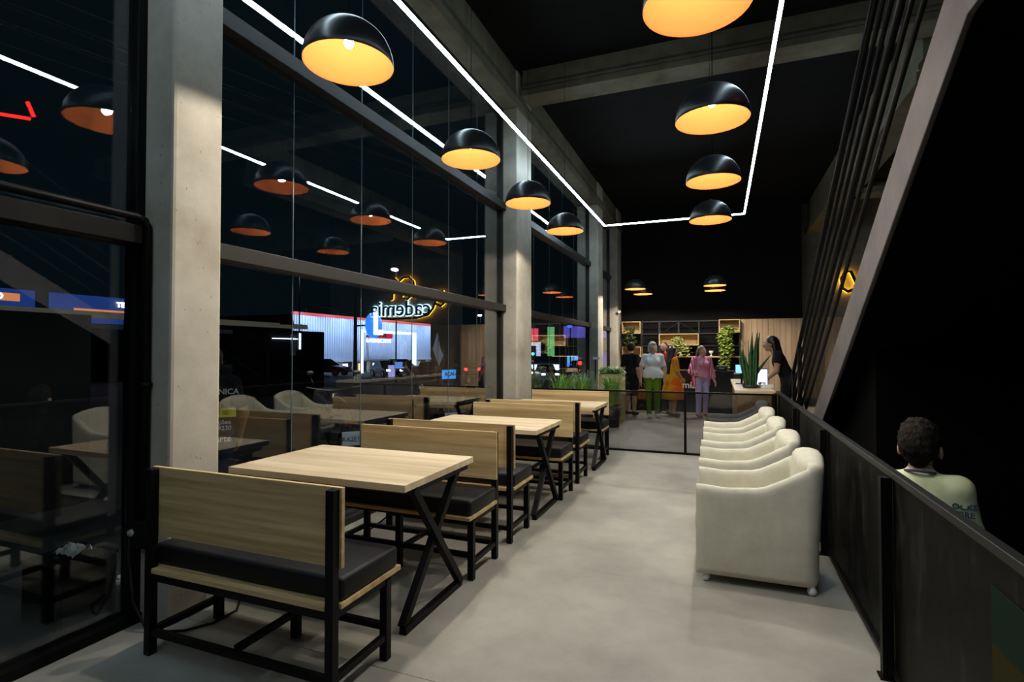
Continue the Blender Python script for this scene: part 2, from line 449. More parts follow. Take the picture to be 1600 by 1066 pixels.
def make_bench():
    """faces +Y, the posts and board at its back (small Y); origin at the back left foot line, centred on X"""
    t = thing('dining_bench', '', 'bench', group='oak benches with black cushions')
    hx = .545; s = .04
    for sx in (-1, 1):
        x = sx * hx
        bx('back_post', M_METAL, x - s / 2, x + s / 2, 0, s, 0, .895, t, .002)
        bx('leg', M_METAL, x - s / 2, x + s / 2, .38, .42, 0, .38, t, .002)
        bx('side_stretcher', M_METAL, x - .015, x + .015, s, .38, .095, .125, t, .002)
        bx('side_rail', M_METAL, x - .015, x + .015, s, .38, .36, .395, t, .002)
    bx('leg', M_METAL, -s / 2, s / 2, .38, .42, 0, .38, t, .002)
    bx('back_stretcher', M_METAL, -hx + s / 2, hx - s / 2, .005, .035, .095, .125, t, .002)
    bx('front_stretcher', M_METAL, -hx + s / 2, hx - s / 2, .385, .415, .14, .17, t, .002)
    bx('middle_stretcher', M_METAL, -.015, .015, .035, .385, .11, .14, t, .002)
    bx('seat_rail', M_METAL, -hx + s / 2, hx - s / 2, .005, .035, .36, .395, t, .002)
    bx('seat_rail', M_METAL, -hx + s / 2, hx - s / 2, .385, .415, .36, .395, t, .002)
    pl = MB()
    pl.prism([(-.575, .485), (-.575, .044), (-.521, .044), (-.521, .002), (.521, .002), (.521, .044), (.575, .044), (.575, .485)], .397, .42, 'z')
    pl.build('seat_board', M_OAK, t, .002)
    cu = MB().box(-.572, .572, .05, .47, .42, .52).build('cushion', M_CUSH, t, .022, 4)
    for p in cu.data.polygons: p.use_smooth = True
    bx('backrest', M_OAK, -.575, .575, .042, .062, .565, .90, t, .0015)
    return t
BN = [(-2.045, 1.77, 0, 'oak bench seen from behind, nearest the viewer by the column'),
      (-2.045, 3.515, math.pi, 'oak bench facing the first table from its far side'),
      (-2.055, 3.79, 0, 'oak bench seen from behind, back to back with the second bench'),
      (-2.02, 5.49, math.pi, 'oak bench facing the middle table from its far side'),
      (-2.03, 5.77, 0, 'oak bench seen from behind before the farthest table'),
      (-2.04, 7.55, math.pi, 'oak bench against the glass partition')]
bp = make_bench()
for i, (x, y, rz, lab) in enumerate(BN):
    o = bp if i == 0 else copy_tree(bp)
    o.location = (x, y, 0); o.rotation_euler = (0, 0, rz); o['label'] = lab

# ================================================================ ARMCHAIRS
def make_armchair(m):
    """tub chair in a loose slip cover, facing -X; footprint x -.37..+.36, y 0..+.6"""
    t = thing('armchair', '', 'armchair')
    W, th = .60, .062
    def sm(a, b, x): x = min(1, max(0, (x - a) / (b - a))); return x * x * (3 - 2 * x)
    st = []      # stations round the U: (outer xy, inner xy, height)
    NA = 12
    xf, xb, rc = -.365, .335, .09
    def armh(x): return .612 - .012 * math.sin(math.pi * sm(xf, .0, x)) + .165 * sm(-.02, xb, x)
    for i in range(NA + 1):
        x = xf + (xb - rc - xf) * i / NA
        st.append(((x, 0), (x, th), armh(x)))
    for k in range(1, 6):
        a = math.pi / 2 * k / 6
        st.append(((xb - rc + rc * math.sin(a), rc - rc * math.cos(a)), (xb - rc - .01 - .03 * k / 6, th + .03 * (k / 6) ** 2), armh(xb - .03) + .02 * k / 6))
    nb = 8
    for k in range(nb + 1):
        y = rc + (W - 2 * rc) * k / nb
        hh = .80 + .035 * math.sin(math.pi * k / nb)
        st.append(((xb + .012 * math.sin(math.pi * k / nb), y), (xb - .13 - .02 * math.sin(math.pi * k / nb), max(th + .03, min(W - th - .03, y))), hh))
    half = st[:NA + 6]
    st += [((a[0], W - a[1]), (b[0], W - b[1]), h) for a, b, h in half[::-1]]
    mb = MB(); n = len(st); V = []; K = 0
    for (o, i, h) in st:
        ov, iv = Vector((*o, 0)), Vector((*i, 0)); d = iv - ov
        lean = max(0, (h - .62)) * .22
        sec = []
        def P(f, z, push=0):
            q = ov + d * f
            return (q.x + lean * (z / h) ** 2 * (1 if o[0] > .1 else 0), q.y, z)
        sec = [P(.10, .055), P(.0, .09), P(.0, .30), P(.0, h - .06), P(.02, h - .028), P(.15, h - .006), P(.38, h + .004), P(.62, h + .004), P(.85, h - .006), P(.98, h - .03), P(1.0, h - .07), P(1.0, .30), P(1.0, .09)]
        K = len(sec); V += sec
    F = [(j * K + k, (j + 1) * K + k, (j + 1) * K + k + 1, j * K + k + 1) for j in range(n - 1) for k in range(K - 1)]
    F += [(j * K + K - 1, (j + 1) * K + K - 1, (j + 1) * K, j * K) for j in range(n - 1)]
    F += [tuple(range(K))[::-1], tuple(range((n - 1) * K, n * K))]
    mb.add(V, F, True)
    mb.build('cover_shell', m, t)
    bx('seat_base', m, -.35, .20, th, W - th, .07, .30, t, .012)
    cu = bx('seat_cushion', m, -.375, .17, th + .003, W - th - .003, .30, .43, t, .035)
    cu.modifiers[0].segments = 4
    for p in cu.data.polygons: p.use_smooth = True
    for x in (-.31, .29):
        for y in (.04, W - .04):
            c = MB().lathe([(.001, 0), (.018, .004), (.026, .02), (.026, .032), (.016, .05), (.016, .062)], 14, (x, y, 0)).build('caster', M_WHITE if m is M_SLIP else M_METAL, t)
    return t
ac = make_armchair(M_SLIP)
AC = [(.215, 3.62, 'cream slipcovered armchair nearest the viewer on white casters'),
      (.20, 4.51, 'cream slipcovered armchair, second from the viewer'),
      (.19, 5.43, 'cream slipcovered armchair, third from the viewer'),
      (.185, 6.38, 'cream slipcovered armchair, last before the grey one')]
for i, (x, y, lab) in enumerate(AC):
    o = ac if i == 0 else copy_tree(ac)
    o.location = (x, y, 0); o['label'] = lab; o['group'] = 'cream armchairs along the railing'
    o.rotation_euler = (0, 0, (0, .012, -.01, .015)[i])
ad = make_armchair(M_GREYFAB)
tag(ad, 'charcoal grey armchair behind the cream ones by the partition'); ad.location = (.19, 7.26, 0)

# ================================================================ RAILING (right) AND GLASS PARTITION
def railing():
    t = thing('mesh_railing', 'black railing of dark mesh panels along the walkway', 'railing', (.72, 0, 0))
    ys = [.1, 1.34, 2.87, 4.43, 5.99, 8.0]
    bx('top_rail', mat('worn_black_metal', (.012, .012, .0125), .42, spec=.3), -.018, .018, ys[0], ys[-1], .905, .935, t, .003)
    bx('bottom_rail', M_METAL, -.015, .015, ys[0], ys[-1], .02, .045, t, .002)
    for y in ys:
        p = bx('post', M_METAL, -.05, -.006, y - .022, y + .022, 0, .90, t, .002)
        bx('base_plate', M_METAL, -.062, .0, y - .032, y + .032, 0, .008, p)
    for a, b in zip(ys[:-1], ys[1:]):
        q = bx('mesh_panel', M_SCREEN, .002, .010, a + .001, b - .001, .045, .905, t)
    bx('colour_patch', mat('dark_green', (.003, .016, .010), .7, spec=.1), -.002, .002, 1.36, 1.93, .64, .80, t); bx('colour_patch', mat('dark_yellow', (.022, .020, .002), .7, spec=.1), -.002, .002, 1.36, 1.93, .06, .64, t)  # thin dark green and dark yellow patches laid on one mesh panel
    return t
railing()
gp = thing('glass_partition', 'low black-framed glass partition behind the last bench', 'partition', (0, 7.95, 0))
bx('top_rail', M_METAL, -2.74, .69, -.018, .018, .868, .893, gp, .002)
bx('bottom_rail', M_METAL, -2.74, .69, -.018, .018, .0, .03, gp, .002)
for x in (-2.72, -1.6, -.467, .66): bx('post', M_METAL, x - .018, x + .018, -.018, .018, .03, .868, gp, .002)
for a, b in ((-2.70, -1.62), (-1.58, -.487), (-.447, .64)): bx('pane', M_SMOKE, a, b, -.004, .004, .03, .868, gp)

# ================================================================ STAIRS
M_STR = noisy(mat('stringer_concrete', rough=.8, spec=.25), (.072, .064, .065), (.105, .094, .095), 3, bump=.1)
st = struct(MB().prism([(7.1, .10), (7.27, 0), (6.76, 0), (2.34, 2.673), (-2.6, 2.673), (-2.6, 2.98), (2.34, 2.98)], .83, .855, 'x').build('stair_stringer', M_STR, bevel=.006), 'sloping grey stair stringer rising towards the viewer')
st.name = 'stairs'
MB().prism([(7.1, .10), (7.27, 0), (6.76, 0), (2.34, 2.673), (-2.6, 2.673), (-2.6, 2.98), (2.34, 2.98)], 1.95, 2.07, 'x').build('far_stringer', M_STR, st)
MB().prism([(6.8, .0), (2.34, 2.695), (-2.6, 2.695), (-2.6, 2.735), (2.35, 2.735), (6.85, .0)], .855, 1.95, 'x').build('soffit', M_VOID, st)
for k in range(15):
    z = .19 + k * .19; y = 7.0 - k * .314
    bx('tread', M_STR, .855, 1.95, y - .30, y, z - .045, z, st, .004)
bx('landing', M_STR, .855, 1.95, -2.6, 2.34, 2.9, 2.98, st)
def rz(y, off): return (5.45 - .6 * max(y, 2.35)) - off
for k, off in enumerate((0, .2, .37, .55, .73, .91)):
    y1 = 7.32 - (.0 if k == 0 else .25 * (k % 2))
    r = .021 if k in (0, 3) else .013
    MB().tube([(.805, y1, rz(y1, off)), (.805, 2.38, rz(2.38, off)), (.805, -2.5, rz(2.35, off))], r, 10).build('handrail' if k == 0 else 'rail', M_METAL, st)
for y in (7.05, 6.55):
    z1 = rz(y, .0); z0 = max(0.02, min(4.397 - .605 * y, 3.0) - .18)
    bx('baluster_post', M_METAL, .79, .829, y - .028, y + .028, z0, z1, st, .002)
struct(MB().prism([(4.4, 0), (6.83, 0), (6.83, .015), (4.4, 1.485)], 1.0, 1.06, 'x').build('wall_under_stairs', M_VOID), 'black boarding under the stairs')
struct(bx('wall_under_landing', M_VOID, 1.9, 1.96, -3.3, 4.4, 0, 2.70), 'black wall behind the seated boy')
struct(bx('wall_stair_end', M_VOID, 1.0, 1.9, 4.34, 4.40, 0, 1.48), 'black end wall below the stair flight')

# ================================================================ RECEPTION: SHELVES, DESK, COUNTER
SY = 15.65
shf = thing('shelf_rack', 'black metal shelf rack with oak shelf across the back wall', 'shelf', (0, SY, 0))
M_RACK = mat('black_rack', (.006, .006, .006), .55)
for x in (-2.66, -2.12, -1.62, -1.09, -.545, -.03, .5):
    for y in (0, .30): bx('upright', M_RACK, x - .014, x + .014, y, y + .028, .9, 2.34, shf)
for z in (2.32, 1.965, 1.62):
    for y in (0, .30): bx('cross_rail', M_RACK, -2.67, .51, y, y + .02, z - .012, z + .012, shf)
bx('oak_shelf', M_OAK, -2.67, .51, -.01, .32, 1.30, 1.33, shf, .002)
for x0, x1, s in ((-1.6, -1.1, 1), (-1.08, -.56, -1)):
    MB().bar((x0, .33, 1.98 if s > 0 else 2.3), (x1, .33, 2.3 if s > 0 else 1.98), .012, .012, (0, 1, 0)).build('brace', M_RACK, shf)
def crate(x0, x1, z0, z1, label):
    t = thing('oak_shelf_box', label, 'shelf box', (0, SY, 0), group='open oak boxes in the shelf rack')
    w = .022
    bx('top_board', M_OAK, x0, x1, -.03, .32, z1 - w, z1, t, .001); bx('bottom_board', M_OAK, x0, x1, -.03, .32, z0, z0 + w, t, .001)
    bx('side_board', M_OAK, x0, x0 + w, -.03, .32, z0 + w, z1 - w, t, .001); bx('side_board', M_OAK, x1 - w, x1, -.03, .32, z0 + w, z1 - w, t, .001)
    bx('back_board', M_OAK, x0 + w, x1 - w, .30, .32, z0 + w, z1 - w, t)
crate(-2.665, -2.135, 1.978, 2.33, 'open oak box beside the column at the top of the rack')
crate(-1.62, -.55, 1.634, 1.963, 'long open oak box in the middle of the rack')
crate(-.025, .51, 1.978, 2.34, 'open oak box with trailing plant at the oak panelling')
crate(-2.665, -2.12, 1.333, 1.60, 'open oak box low down behind the man in black')

def leaf_cloud(mb, c, r, n, size, rnd, droop=0.4, mi=0):
    for _ in range(n):
        while True:
            p = Vector((rnd.uniform(-1, 1), rnd.uniform(-1, 1), rnd.uniform(-1, 1)))
            if p.length < 1: break
        q = Vector(c) + Vector((p.x * r[0], p.y * r[1], p.z * r[2]))
        a = rnd.uniform(0, 6.28); s = size * rnd.uniform(.6, 1.3)
        d = Vector((math.cos(a), math.sin(a), -droop + rnd.uniform(-.4, .4))).normalized()
        w = d.cross(Vector((0, 0, 1))).normalized() * s * .42; up = w.cross(d).normalized() * s * .12
        mb.add([q, q + d * s * .5 + w - up, q + d * s, q + d * s * .5 - w - up, q + d * s * .5 + up * .5], [(0, 1, 4), (1, 2, 4), (2, 3, 4), (3, 0, 4)], True, mi)
LEAFY = noisy(mat('lime_leaf', rough=.5, spec=.4), (.16, .25, .035), (.42, .52, .10), 14, rnd=True)
LEAFV = noisy(mat('variegated_leaf', rough=.5, spec=.4), (.28, .33, .08), (.62, .62, .26), 18, rnd=True)
LEAFD = noisy(mat('dark_leaf', rough=.5, spec=.4), (.035, .055, .012), (.12, .13, .035), 14, rnd=True)
LEAFG = noisy(mat('green_leaf', rough=.5, spec=.4), (.06, .17, .03), (.20, .40, .07), 10, rnd=True)
M_POT = mat('black_pot', (.015, .015, .015), .5)
def trailing(label, pot, clouds, m, n, size, seed):
    rnd = random.Random(seed)
    t = thing('trailing_plant', label, 'plant', pot, group='trailing plants on the shelf rack')
    MB().lathe([(.001, 0), (.06, 0), (.075, .12), (.066, .12), (.06, .03), (.001, .03)], 16).build('pot', M_POT, t)
    mb = MB()
    for c, r, k in clouds: leaf_cloud(mb, (c[0] - pot[0], c[1] - pot[1], c[2] - pot[2]), r, int(n * k), size, rnd)
    tag(mb.build('foliage', m, t, recalc=False), kind='stuff')
    return t
trailing('lush lime-green trailing plant hanging down beside the oak panelling', (.24, 15.75, 2.0), [((.22, 15.52, 2.06), (.2, .12, .12), .9), ((.12, 15.45, 1.85), (.2, .1, .22), 1), ((.16, 15.45, 1.55), (.17, .1, .3), 1), ((.12, 15.45, 1.2), (.14, .08, .25), .5)], LEAFY, 260, .085, 1)
trailing('pale variegated trailing plant spilling from the long oak box', (-1.12, 15.75, 1.656), [((-1.1, 15.5, 1.77), (.2, .12, .12), .8), ((-1.0, 15.45, 1.6), (.25, .1, .16), 1), ((-.95, 15.45, 1.45), (.22, .08, .14), .4)], LEAFV, 190, .075, 2)
trailing('dark sparse trailing plant in the oak box by the column', (-2.4, 15.75, 2.0), [((-2.42, 15.5, 2.1), (.18, .12, .1), .6), ((-2.42, 15.45, 1.85), (.2, .08, .25), .8)], LEAFD, 150, .08, 3)
tro = thing('trophy_cup', 'small white cup ornament standing on the oak shelf', 'ornament', (-.23, 15.75, 1.33))
MB().lathe([(.001, 0), (.04, 0), (.04, .012), (.012, .03), (.012, .06), (.05, .1), (.058, .15), (.05, .15), (.03, .1), (.001, .09)], 18).build('cup', M_WHITE, tro)

# low back counter under the rack
bc = thing('back_counter', 'black back counter with an oak top under the shelf rack', 'counter', (0, 15.3, 0))
bx('body', M_RACK, -2.68, .5, 0, .65, 0, .86, bc); bx('worktop', M_OAK, -2.7, .52, -.03, .68, .86, .945, bc, .003)

# black reception desk with white lettering
M_DESK = mat('black_desk_laminate', (.010, .010, .011), .28, spec=.5)
rd = thing('reception_desk', 'black reception desk with white lettering behind the customers', 'desk', (0, 13.5, 0))
bx('body', M_DESK, -2.1, .30, 0, .5, 0, .97, rd, .004); bx('desk_top', M_DESK, -2.13, .33, -.03, .53, .97, 1.0, rd, .003)
text('lettering', 'Academia', mat('white_letters', (.85, .85, .85), .5), .225, (-.98, -.006, .65), (R(90), 0, 0), rd, .003, .004)
pr = thing('payment_printer', 'black desktop printer on the reception desk', 'printer', (.04, 13.7, 1.0))
bx('body', M_DESK, -.13, .12, -.12, .15, 0, .11, pr, .012); bx('lid', mat('grey_lid', (.12, .12, .12), .3), -.11, .1, -.1, .12, .11, .125, pr, .004); bx('paper_slot', M_WHITE, -.06, .05, -.122, -.118, .06, .068, pr)

# oak counter continuing the railing line
ct = thing('oak_counter', 'oak topped counter with the snake plant at the railing end', 'counter', (0, 8.1, 0))
bx('end_panel', M_OAKDK, .22, .74, 0, .04, 0, .90, ct, .003); bx('side_panel', M_OAKDK, .22, .26, .04, 3.2, 0, .90, ct, .003); bx('inner_panel', M_OAKDK, .70, .74, .04, 3.2, 0, .72, ct, .003)
bx('counter_top', M_OAKTOP, .19, .70, -.03, .85, .88, .925, ct, .003)
bx('customer_shelf', M_OAKTOP, .19, .40, .85, 3.23, .88, .925, ct, .003); bx('work_surface', M_OAKTOP, .40, .74, .85, 3.2, .70, .73, ct, .002)

# snake plant
sp = thing('snake_plant', 'tall upright snake plant standing on the counter end', 'plant', (.42, 8.62, .925))
MB().lathe([(.001, 0), (.10, 0), (.125, .05), (.117, .05), (.1, .012), (.001, .012)], 22).build('pot', M_POT, sp)
M_SNAKE = noisy(mat('snake_leaf', rough=.42, spec=.45), (.012, .045, .016), (.045, .12, .04), 16, vec=(1, 1, 3), rnd=True)
rnd = random.Random(11)
for i in range(20):
    a = i * 2.4; rr = .085 * math.sqrt((i + .5) / 20)
    h = (.84, .72, .62, .80, .55, .75, .66, .5, .83, .58)[i % 10] * rnd.uniform(.92, 1.03)
    bx_, by_ = rr * math.cos(a), rr * math.sin(a)
    tx, ty = bx_ * 2.0 + rnd.uniform(-.03, .03), by_ * 2.0
    if i == 6: tx, ty, h = .30, -.05, .52
    mb = MB(); V = []; F = []; N = 9; w0 = rnd.uniform(.032, .042); th0 = a + 1.57 if i % 2 else rnd.uniform(-.5, .5)
    for k in range(N + 1):
        s = k / N; c = Vector((bx_ + (tx - bx_) * s ** 1.3, by_ + (ty - by_) * s ** 1.3, .01 + h * s))
        w = w0 * (.55 + 1.1 * s - 1.65 * s ** 2.4) if k < N else 0.001
        t_ = th0 + .8 * s; sd = Vector((math.cos(t_), math.sin(t_), 0)); nn = Vector((-math.sin(t_), math.cos(t_), 0))
        V += [c - sd * w + nn * w * .35, c - nn * w * .15 - nn * .003, c + sd * w + nn * w * .35, c - nn * w * .15 + nn * .006]
    for k in range(N):
        for j in range(4): F.append((k * 4 + j, k * 4 + (j + 1) % 4, (k + 1) * 4 + (j + 1) % 4, (k + 1) * 4 + j))
    mb.add(V, F, True); mb.build('leaf', M_SNAKE, sp)

def monitor(name, label, loc, rz_, w, h, col):
    t = thing(name, label, 'screen', loc, rz_)
    bx('base', M_METAL, -.09, .09, -.07, .07, 0, .012, t, .003); bx('stand', M_METAL, -.015, .015, .0, .02, .012, .2, t)
    bx('housing', M_METAL, -w / 2, w / 2, -.012, .006, .17, .17 + h, t, .004)
    bx('display', mat('display_' + name, (0, 0, 0), .3, emit=col, es=2.6), -w / 2 + .012, w / 2 - .012, -.016, -.012, .182, .158 + h, t)
monitor('payment_screen', 'small lit blue screen left of the snake plant', (.33, 9.6, .925), R(-8), .2, .16, (.15, .35, 1.0))
monitor('computer_monitor', 'bright computer monitor between the snake plant and the receptionist', (.60, 9.75, .73), R(25), .30, .28, (.45, .45, 1.0))
kb = thing('white_telephone', 'white desk phone lying on the counter by the plant', 'telephone', (.62, 8.65, .925), R(20))
MB().prism([(-.09, 0), (.09, 0), (.09, .02), (-.09, .06)], -.08, .08, 'x').build('base', M_WHITE, kb, .006)
MB().tube([(-.05, -.08, .075), (-.05, .0, .085), (-.05, .08, .065)], [.022, .013, .022], 10).build('handset', M_WHITE, kb)

# planters behind the partition
M_PLANTER = wood('planter_wood', (.34, .30, .12), (.50, .44, .20), (2, 2, 8))
def hedge_planter(label, loc, w, d, h):
    t = thing('hedge_planter', label, 'planter', loc)
    for k in range(5):
        z = k * h / 5
        bx('planter_board', M_PLANTER, -w / 2, w / 2, -d / 2, -d / 2 + .02, z + .003, z + h / 5 - .003, t, .002)
    for sx in (-1, 1): bx('side_board', M_PLANTER, sx * w / 2 - .011, sx * w / 2 + .011, -d / 2 + .02, d / 2, 0, h, t, .002)
    bx('back_board', M_PLANTER, -w / 2, w / 2, d / 2 - .02, d / 2, 0, h, t); bx('soil', mat('soil', (.02, .014, .008), .95), -w / 2 + .01, w / 2 - .01, -d / 2 + .02, d / 2 - .02, h - .12, h - .03, t)
    mb = MB(); rr = random.Random(5)
    for k in range(7): leaf_cloud(mb, (-w / 2 + w * (k + .5) / 7, 0, h + .05), (.08, d * .55, .10), 130, .06, rr, .1)
    tag(mb.build('foliage', LEAFG, t, recalc=False), kind='stuff')
hedge_planter('oak planter box with a clipped green hedge near the glass door', (-2.12, 11.2, 0), .46, .42, 1.0)
def grass_pot(label, loc, n, h, spread, m, seed):
    rr = random.Random(seed); t = thing('potted_grass', label, 'plant', loc, group='grassy plants behind the partition')
    MB().lathe([(.001, 0), (.15, 0), (.19, .42), (.175, .42), (.16, .36), (.001, .36)], 18).build('pot', M_POT, t)
    mb = MB()
    for i in range(n):
        a = rr.uniform(0, 6.28); L = h * rr.uniform(.7, 1.1); o = spread * rr.uniform(.3, 1)
        V = []; N = 6; sd = Vector((-math.sin(a), math.cos(a), 0))
        for k in range(N + 1):
            s = k / N; c = Vector((math.cos(a) * (.05 + o * s ** 1.5), math.sin(a) * (.05 + o * s ** 1.5), .38 + L * (s - .45 * s ** 3)))
            w = .012 * (1 - s) + .001
            V += [c - sd * w, c + sd * w]
        mb.add(V, [(2 * k, 2 * k + 1, 2 * k + 3, 2 * k + 2) for k in range(N)], True)
    tag(mb.build('blades', m, t, recalc=False), kind='stuff')
GR1 = noisy(mat('bright_grass', rough=.5), (.07, .20, .02), (.22, .42, .06), 8, rnd=True)
GR2 = noisy(mat('blue_grass', rough=.5), (.07, .14, .11), (.20, .32, .26), 8, rnd=True)
grass_pot('bright green grass plant behind the last bench, next to the middle column', (-2.55, 8.9, 0), 130, 1.12, .40, GR1, 1)
grass_pot('bright green grass plant next to the hedge planter', (-2.45, 9.9, 0), 120, 1.05, .40, GR1, 2)
grass_pot('pale blue-green spiky plant in front of the glass door', (-2.55, 10.55, 0), 90, 1.12, .34, GR2, 3)
grass_pot('leafy green plant standing before the hedge planter', (-1.98, 10.35, 0), 160, .98, .34, GR1, 4)

# security camera, cable pipe, socket, loose cable, tissue
sc_ = thing('security_camera', 'small white security camera on the column by the shelf wall', 'camera', (-2.74, 15.35, 2.62))
bx('bracket', M_WHITE, 0, .06, -.02, .02, -.02, .02, sc_, .004); MB().tube([(.06, .02, 0), (.06, -.12, -.03)], [.035, .04], 14).build('body', M_WHITE, sc_)
pp = thing('cable_conduit', 'black cable conduit following the transom and running down the column', 'pipe', (0, 0, 0))
MB().tube([(-2.90, -2.4, 2.19), (-2.90, 1.90, 2.19), (-2.90, 1.945, 2.178), (-2.90, 1.962, 2.14), (-2.90, 1.965, .50)], .021, 12).build('tube', M_METAL, pp)
MB().tube([(-2.90, 1.965, 1.27), (-2.90, 1.965, 1.30)], .028, 12).build('coupling', M_METAL, pp)
so = thing('socket_box', 'black outdoor socket with a grey plug on the column behind the bench', 'socket', (-2.88, 1.975, .52))
bx('box', M_METAL, -.06, .04, -.05, .008, -.10, .04, so, .006); MB().tube([(-.05, -.03, -.02), (-.085, -.05, -.03)], [.022, .018], 10).build('plug', mat('beige_plug', (.42, .40, .32), .5), so)
cb = MB().tube([(-2.965, 1.93, .48), (-2.955, 1.92, .36), (-2.90, 1.91, .14), (-2.80, 1.91, .025), (-2.72, 1.94, .008), (-2.62, 1.99, .008), (-2.55, 2.10, .008), (-2.55, 2.25, .008), (-2.70, 2.42, .008), (-2.78, 2.7, .008), (-2.72, 3.1, .008), (-2.62, 3.4, .008), (-2.7, 3.75, .008), (-2.82, 4.3, .008), (-2.8, 5.2, .008)], .0065, 8).build('power_cable', M_RUBBER)
tag(cb, 'black power cable drooping from the socket and running under the benches', 'cable')
cv = thing('phone_charger', 'thin white charger lying on the cushion of the second bench', 'charger', (-2.0, 3.16, .523), R(8))
bx('strip', M_WHITE, -.09, .09, -.006, .006, 0, .008, cv, .002); bx('plug_head', M_WHITE, -.12, -.09, -.01, .01, 0, .012, cv, .002)

# ================================================================ NEON SIGN ON THE GREY WALL
M_NEONY = mat('neon_amber', (1, .6, .1), .4, emit=(1.0, .50, .02), es=9)
M_NEONW = mat('neon_cool_white', (1, 1, 1), .4, emit=(.55, .85, 1.0), es=5)
M_LETTER = mat('letter_black', (.01, .01, .012), .5)
sg = thing('neon_sign', 'halo-lit academy sign with an amber swoosh on the grey wall', 'sign', (0, 16.70, 0))
def halo_stroke(pts, w, nm):
    P = [(x, 0, z) for x, z in pts]
    MB().tube(P, w, 8).build(nm, M_NEONY, sg)
    MB().tube([(x, -.07, z) for x, z in pts], w * 1.25, 8).build(nm + '_face', M_LETTER, sg)
# the big A, drawn as one looping stroke with a tail that underlines the word
halo_stroke([(6.3, 2.70), (5.2, 2.66), (4.2, 2.68), (3.75, 2.78), (3.55, 3.0), (3.42, 3.3), (3.3, 3.62), (3.16, 3.62), (3.08, 3.42), (3.1, 3.18), (3.22, 3.08), (3.42, 3.16)], .035, 'swoosh_letter')
def outline(pts, w, nm): halo_stroke(pts, w, nm)
halo_stroke([(4.34, 3.42), (4.3, 3.7), (4.36, 4.02), (4.55, 4.18), (4.8, 4.16), (4.98, 4.02), (5.2, 4.18)], .03, 'crest_stroke')
halo_stroke([(4.9, 3.95), (4.72, 3.74), (4.86, 3.44), (4.62, 3.36), (4.42, 3.5)], .03, 'crest_stroke')
halo_stroke([(5.35, 3.95), (5.22, 3.92), (5.24, 3.62), (5.26, 3.38), (5.38, 3.36)], .03, 'crest_stroke')
text('word_halo', 'cademia', M_NEONW, .80, (4.95, 0, 3.02), (R(90), 0, 0), sg, .01, .035)
text('word_face', 'cademia', M_LETTER, .80, (4.95, -.06, 3.02), (R(90), 0, 0), sg, .02, .0)
rn = thing('red_neon_strip', 'red neon light bars above the stair landing', 'light', (1.86, 3.9, 0))
M_NEONR = mat('neon_red', (1, .05, .03), .4, emit=(1, .02, .015), es=9)
MB().tube([(.0, -.55, 4.21), (0, -.04, 4.32)], .02, 8).build('light_bar', M_NEONR, rn); MB().tube([(.0, .0, 4.36), (0, -.07, 4.52)], .02, 8).build('light_bar', M_NEONR, rn)
for k in (-.5, -.06): MB().tube([(0, k, 4.3), (0, k, CEIL)], .004, 6).build('hanger', M_METAL, rn)

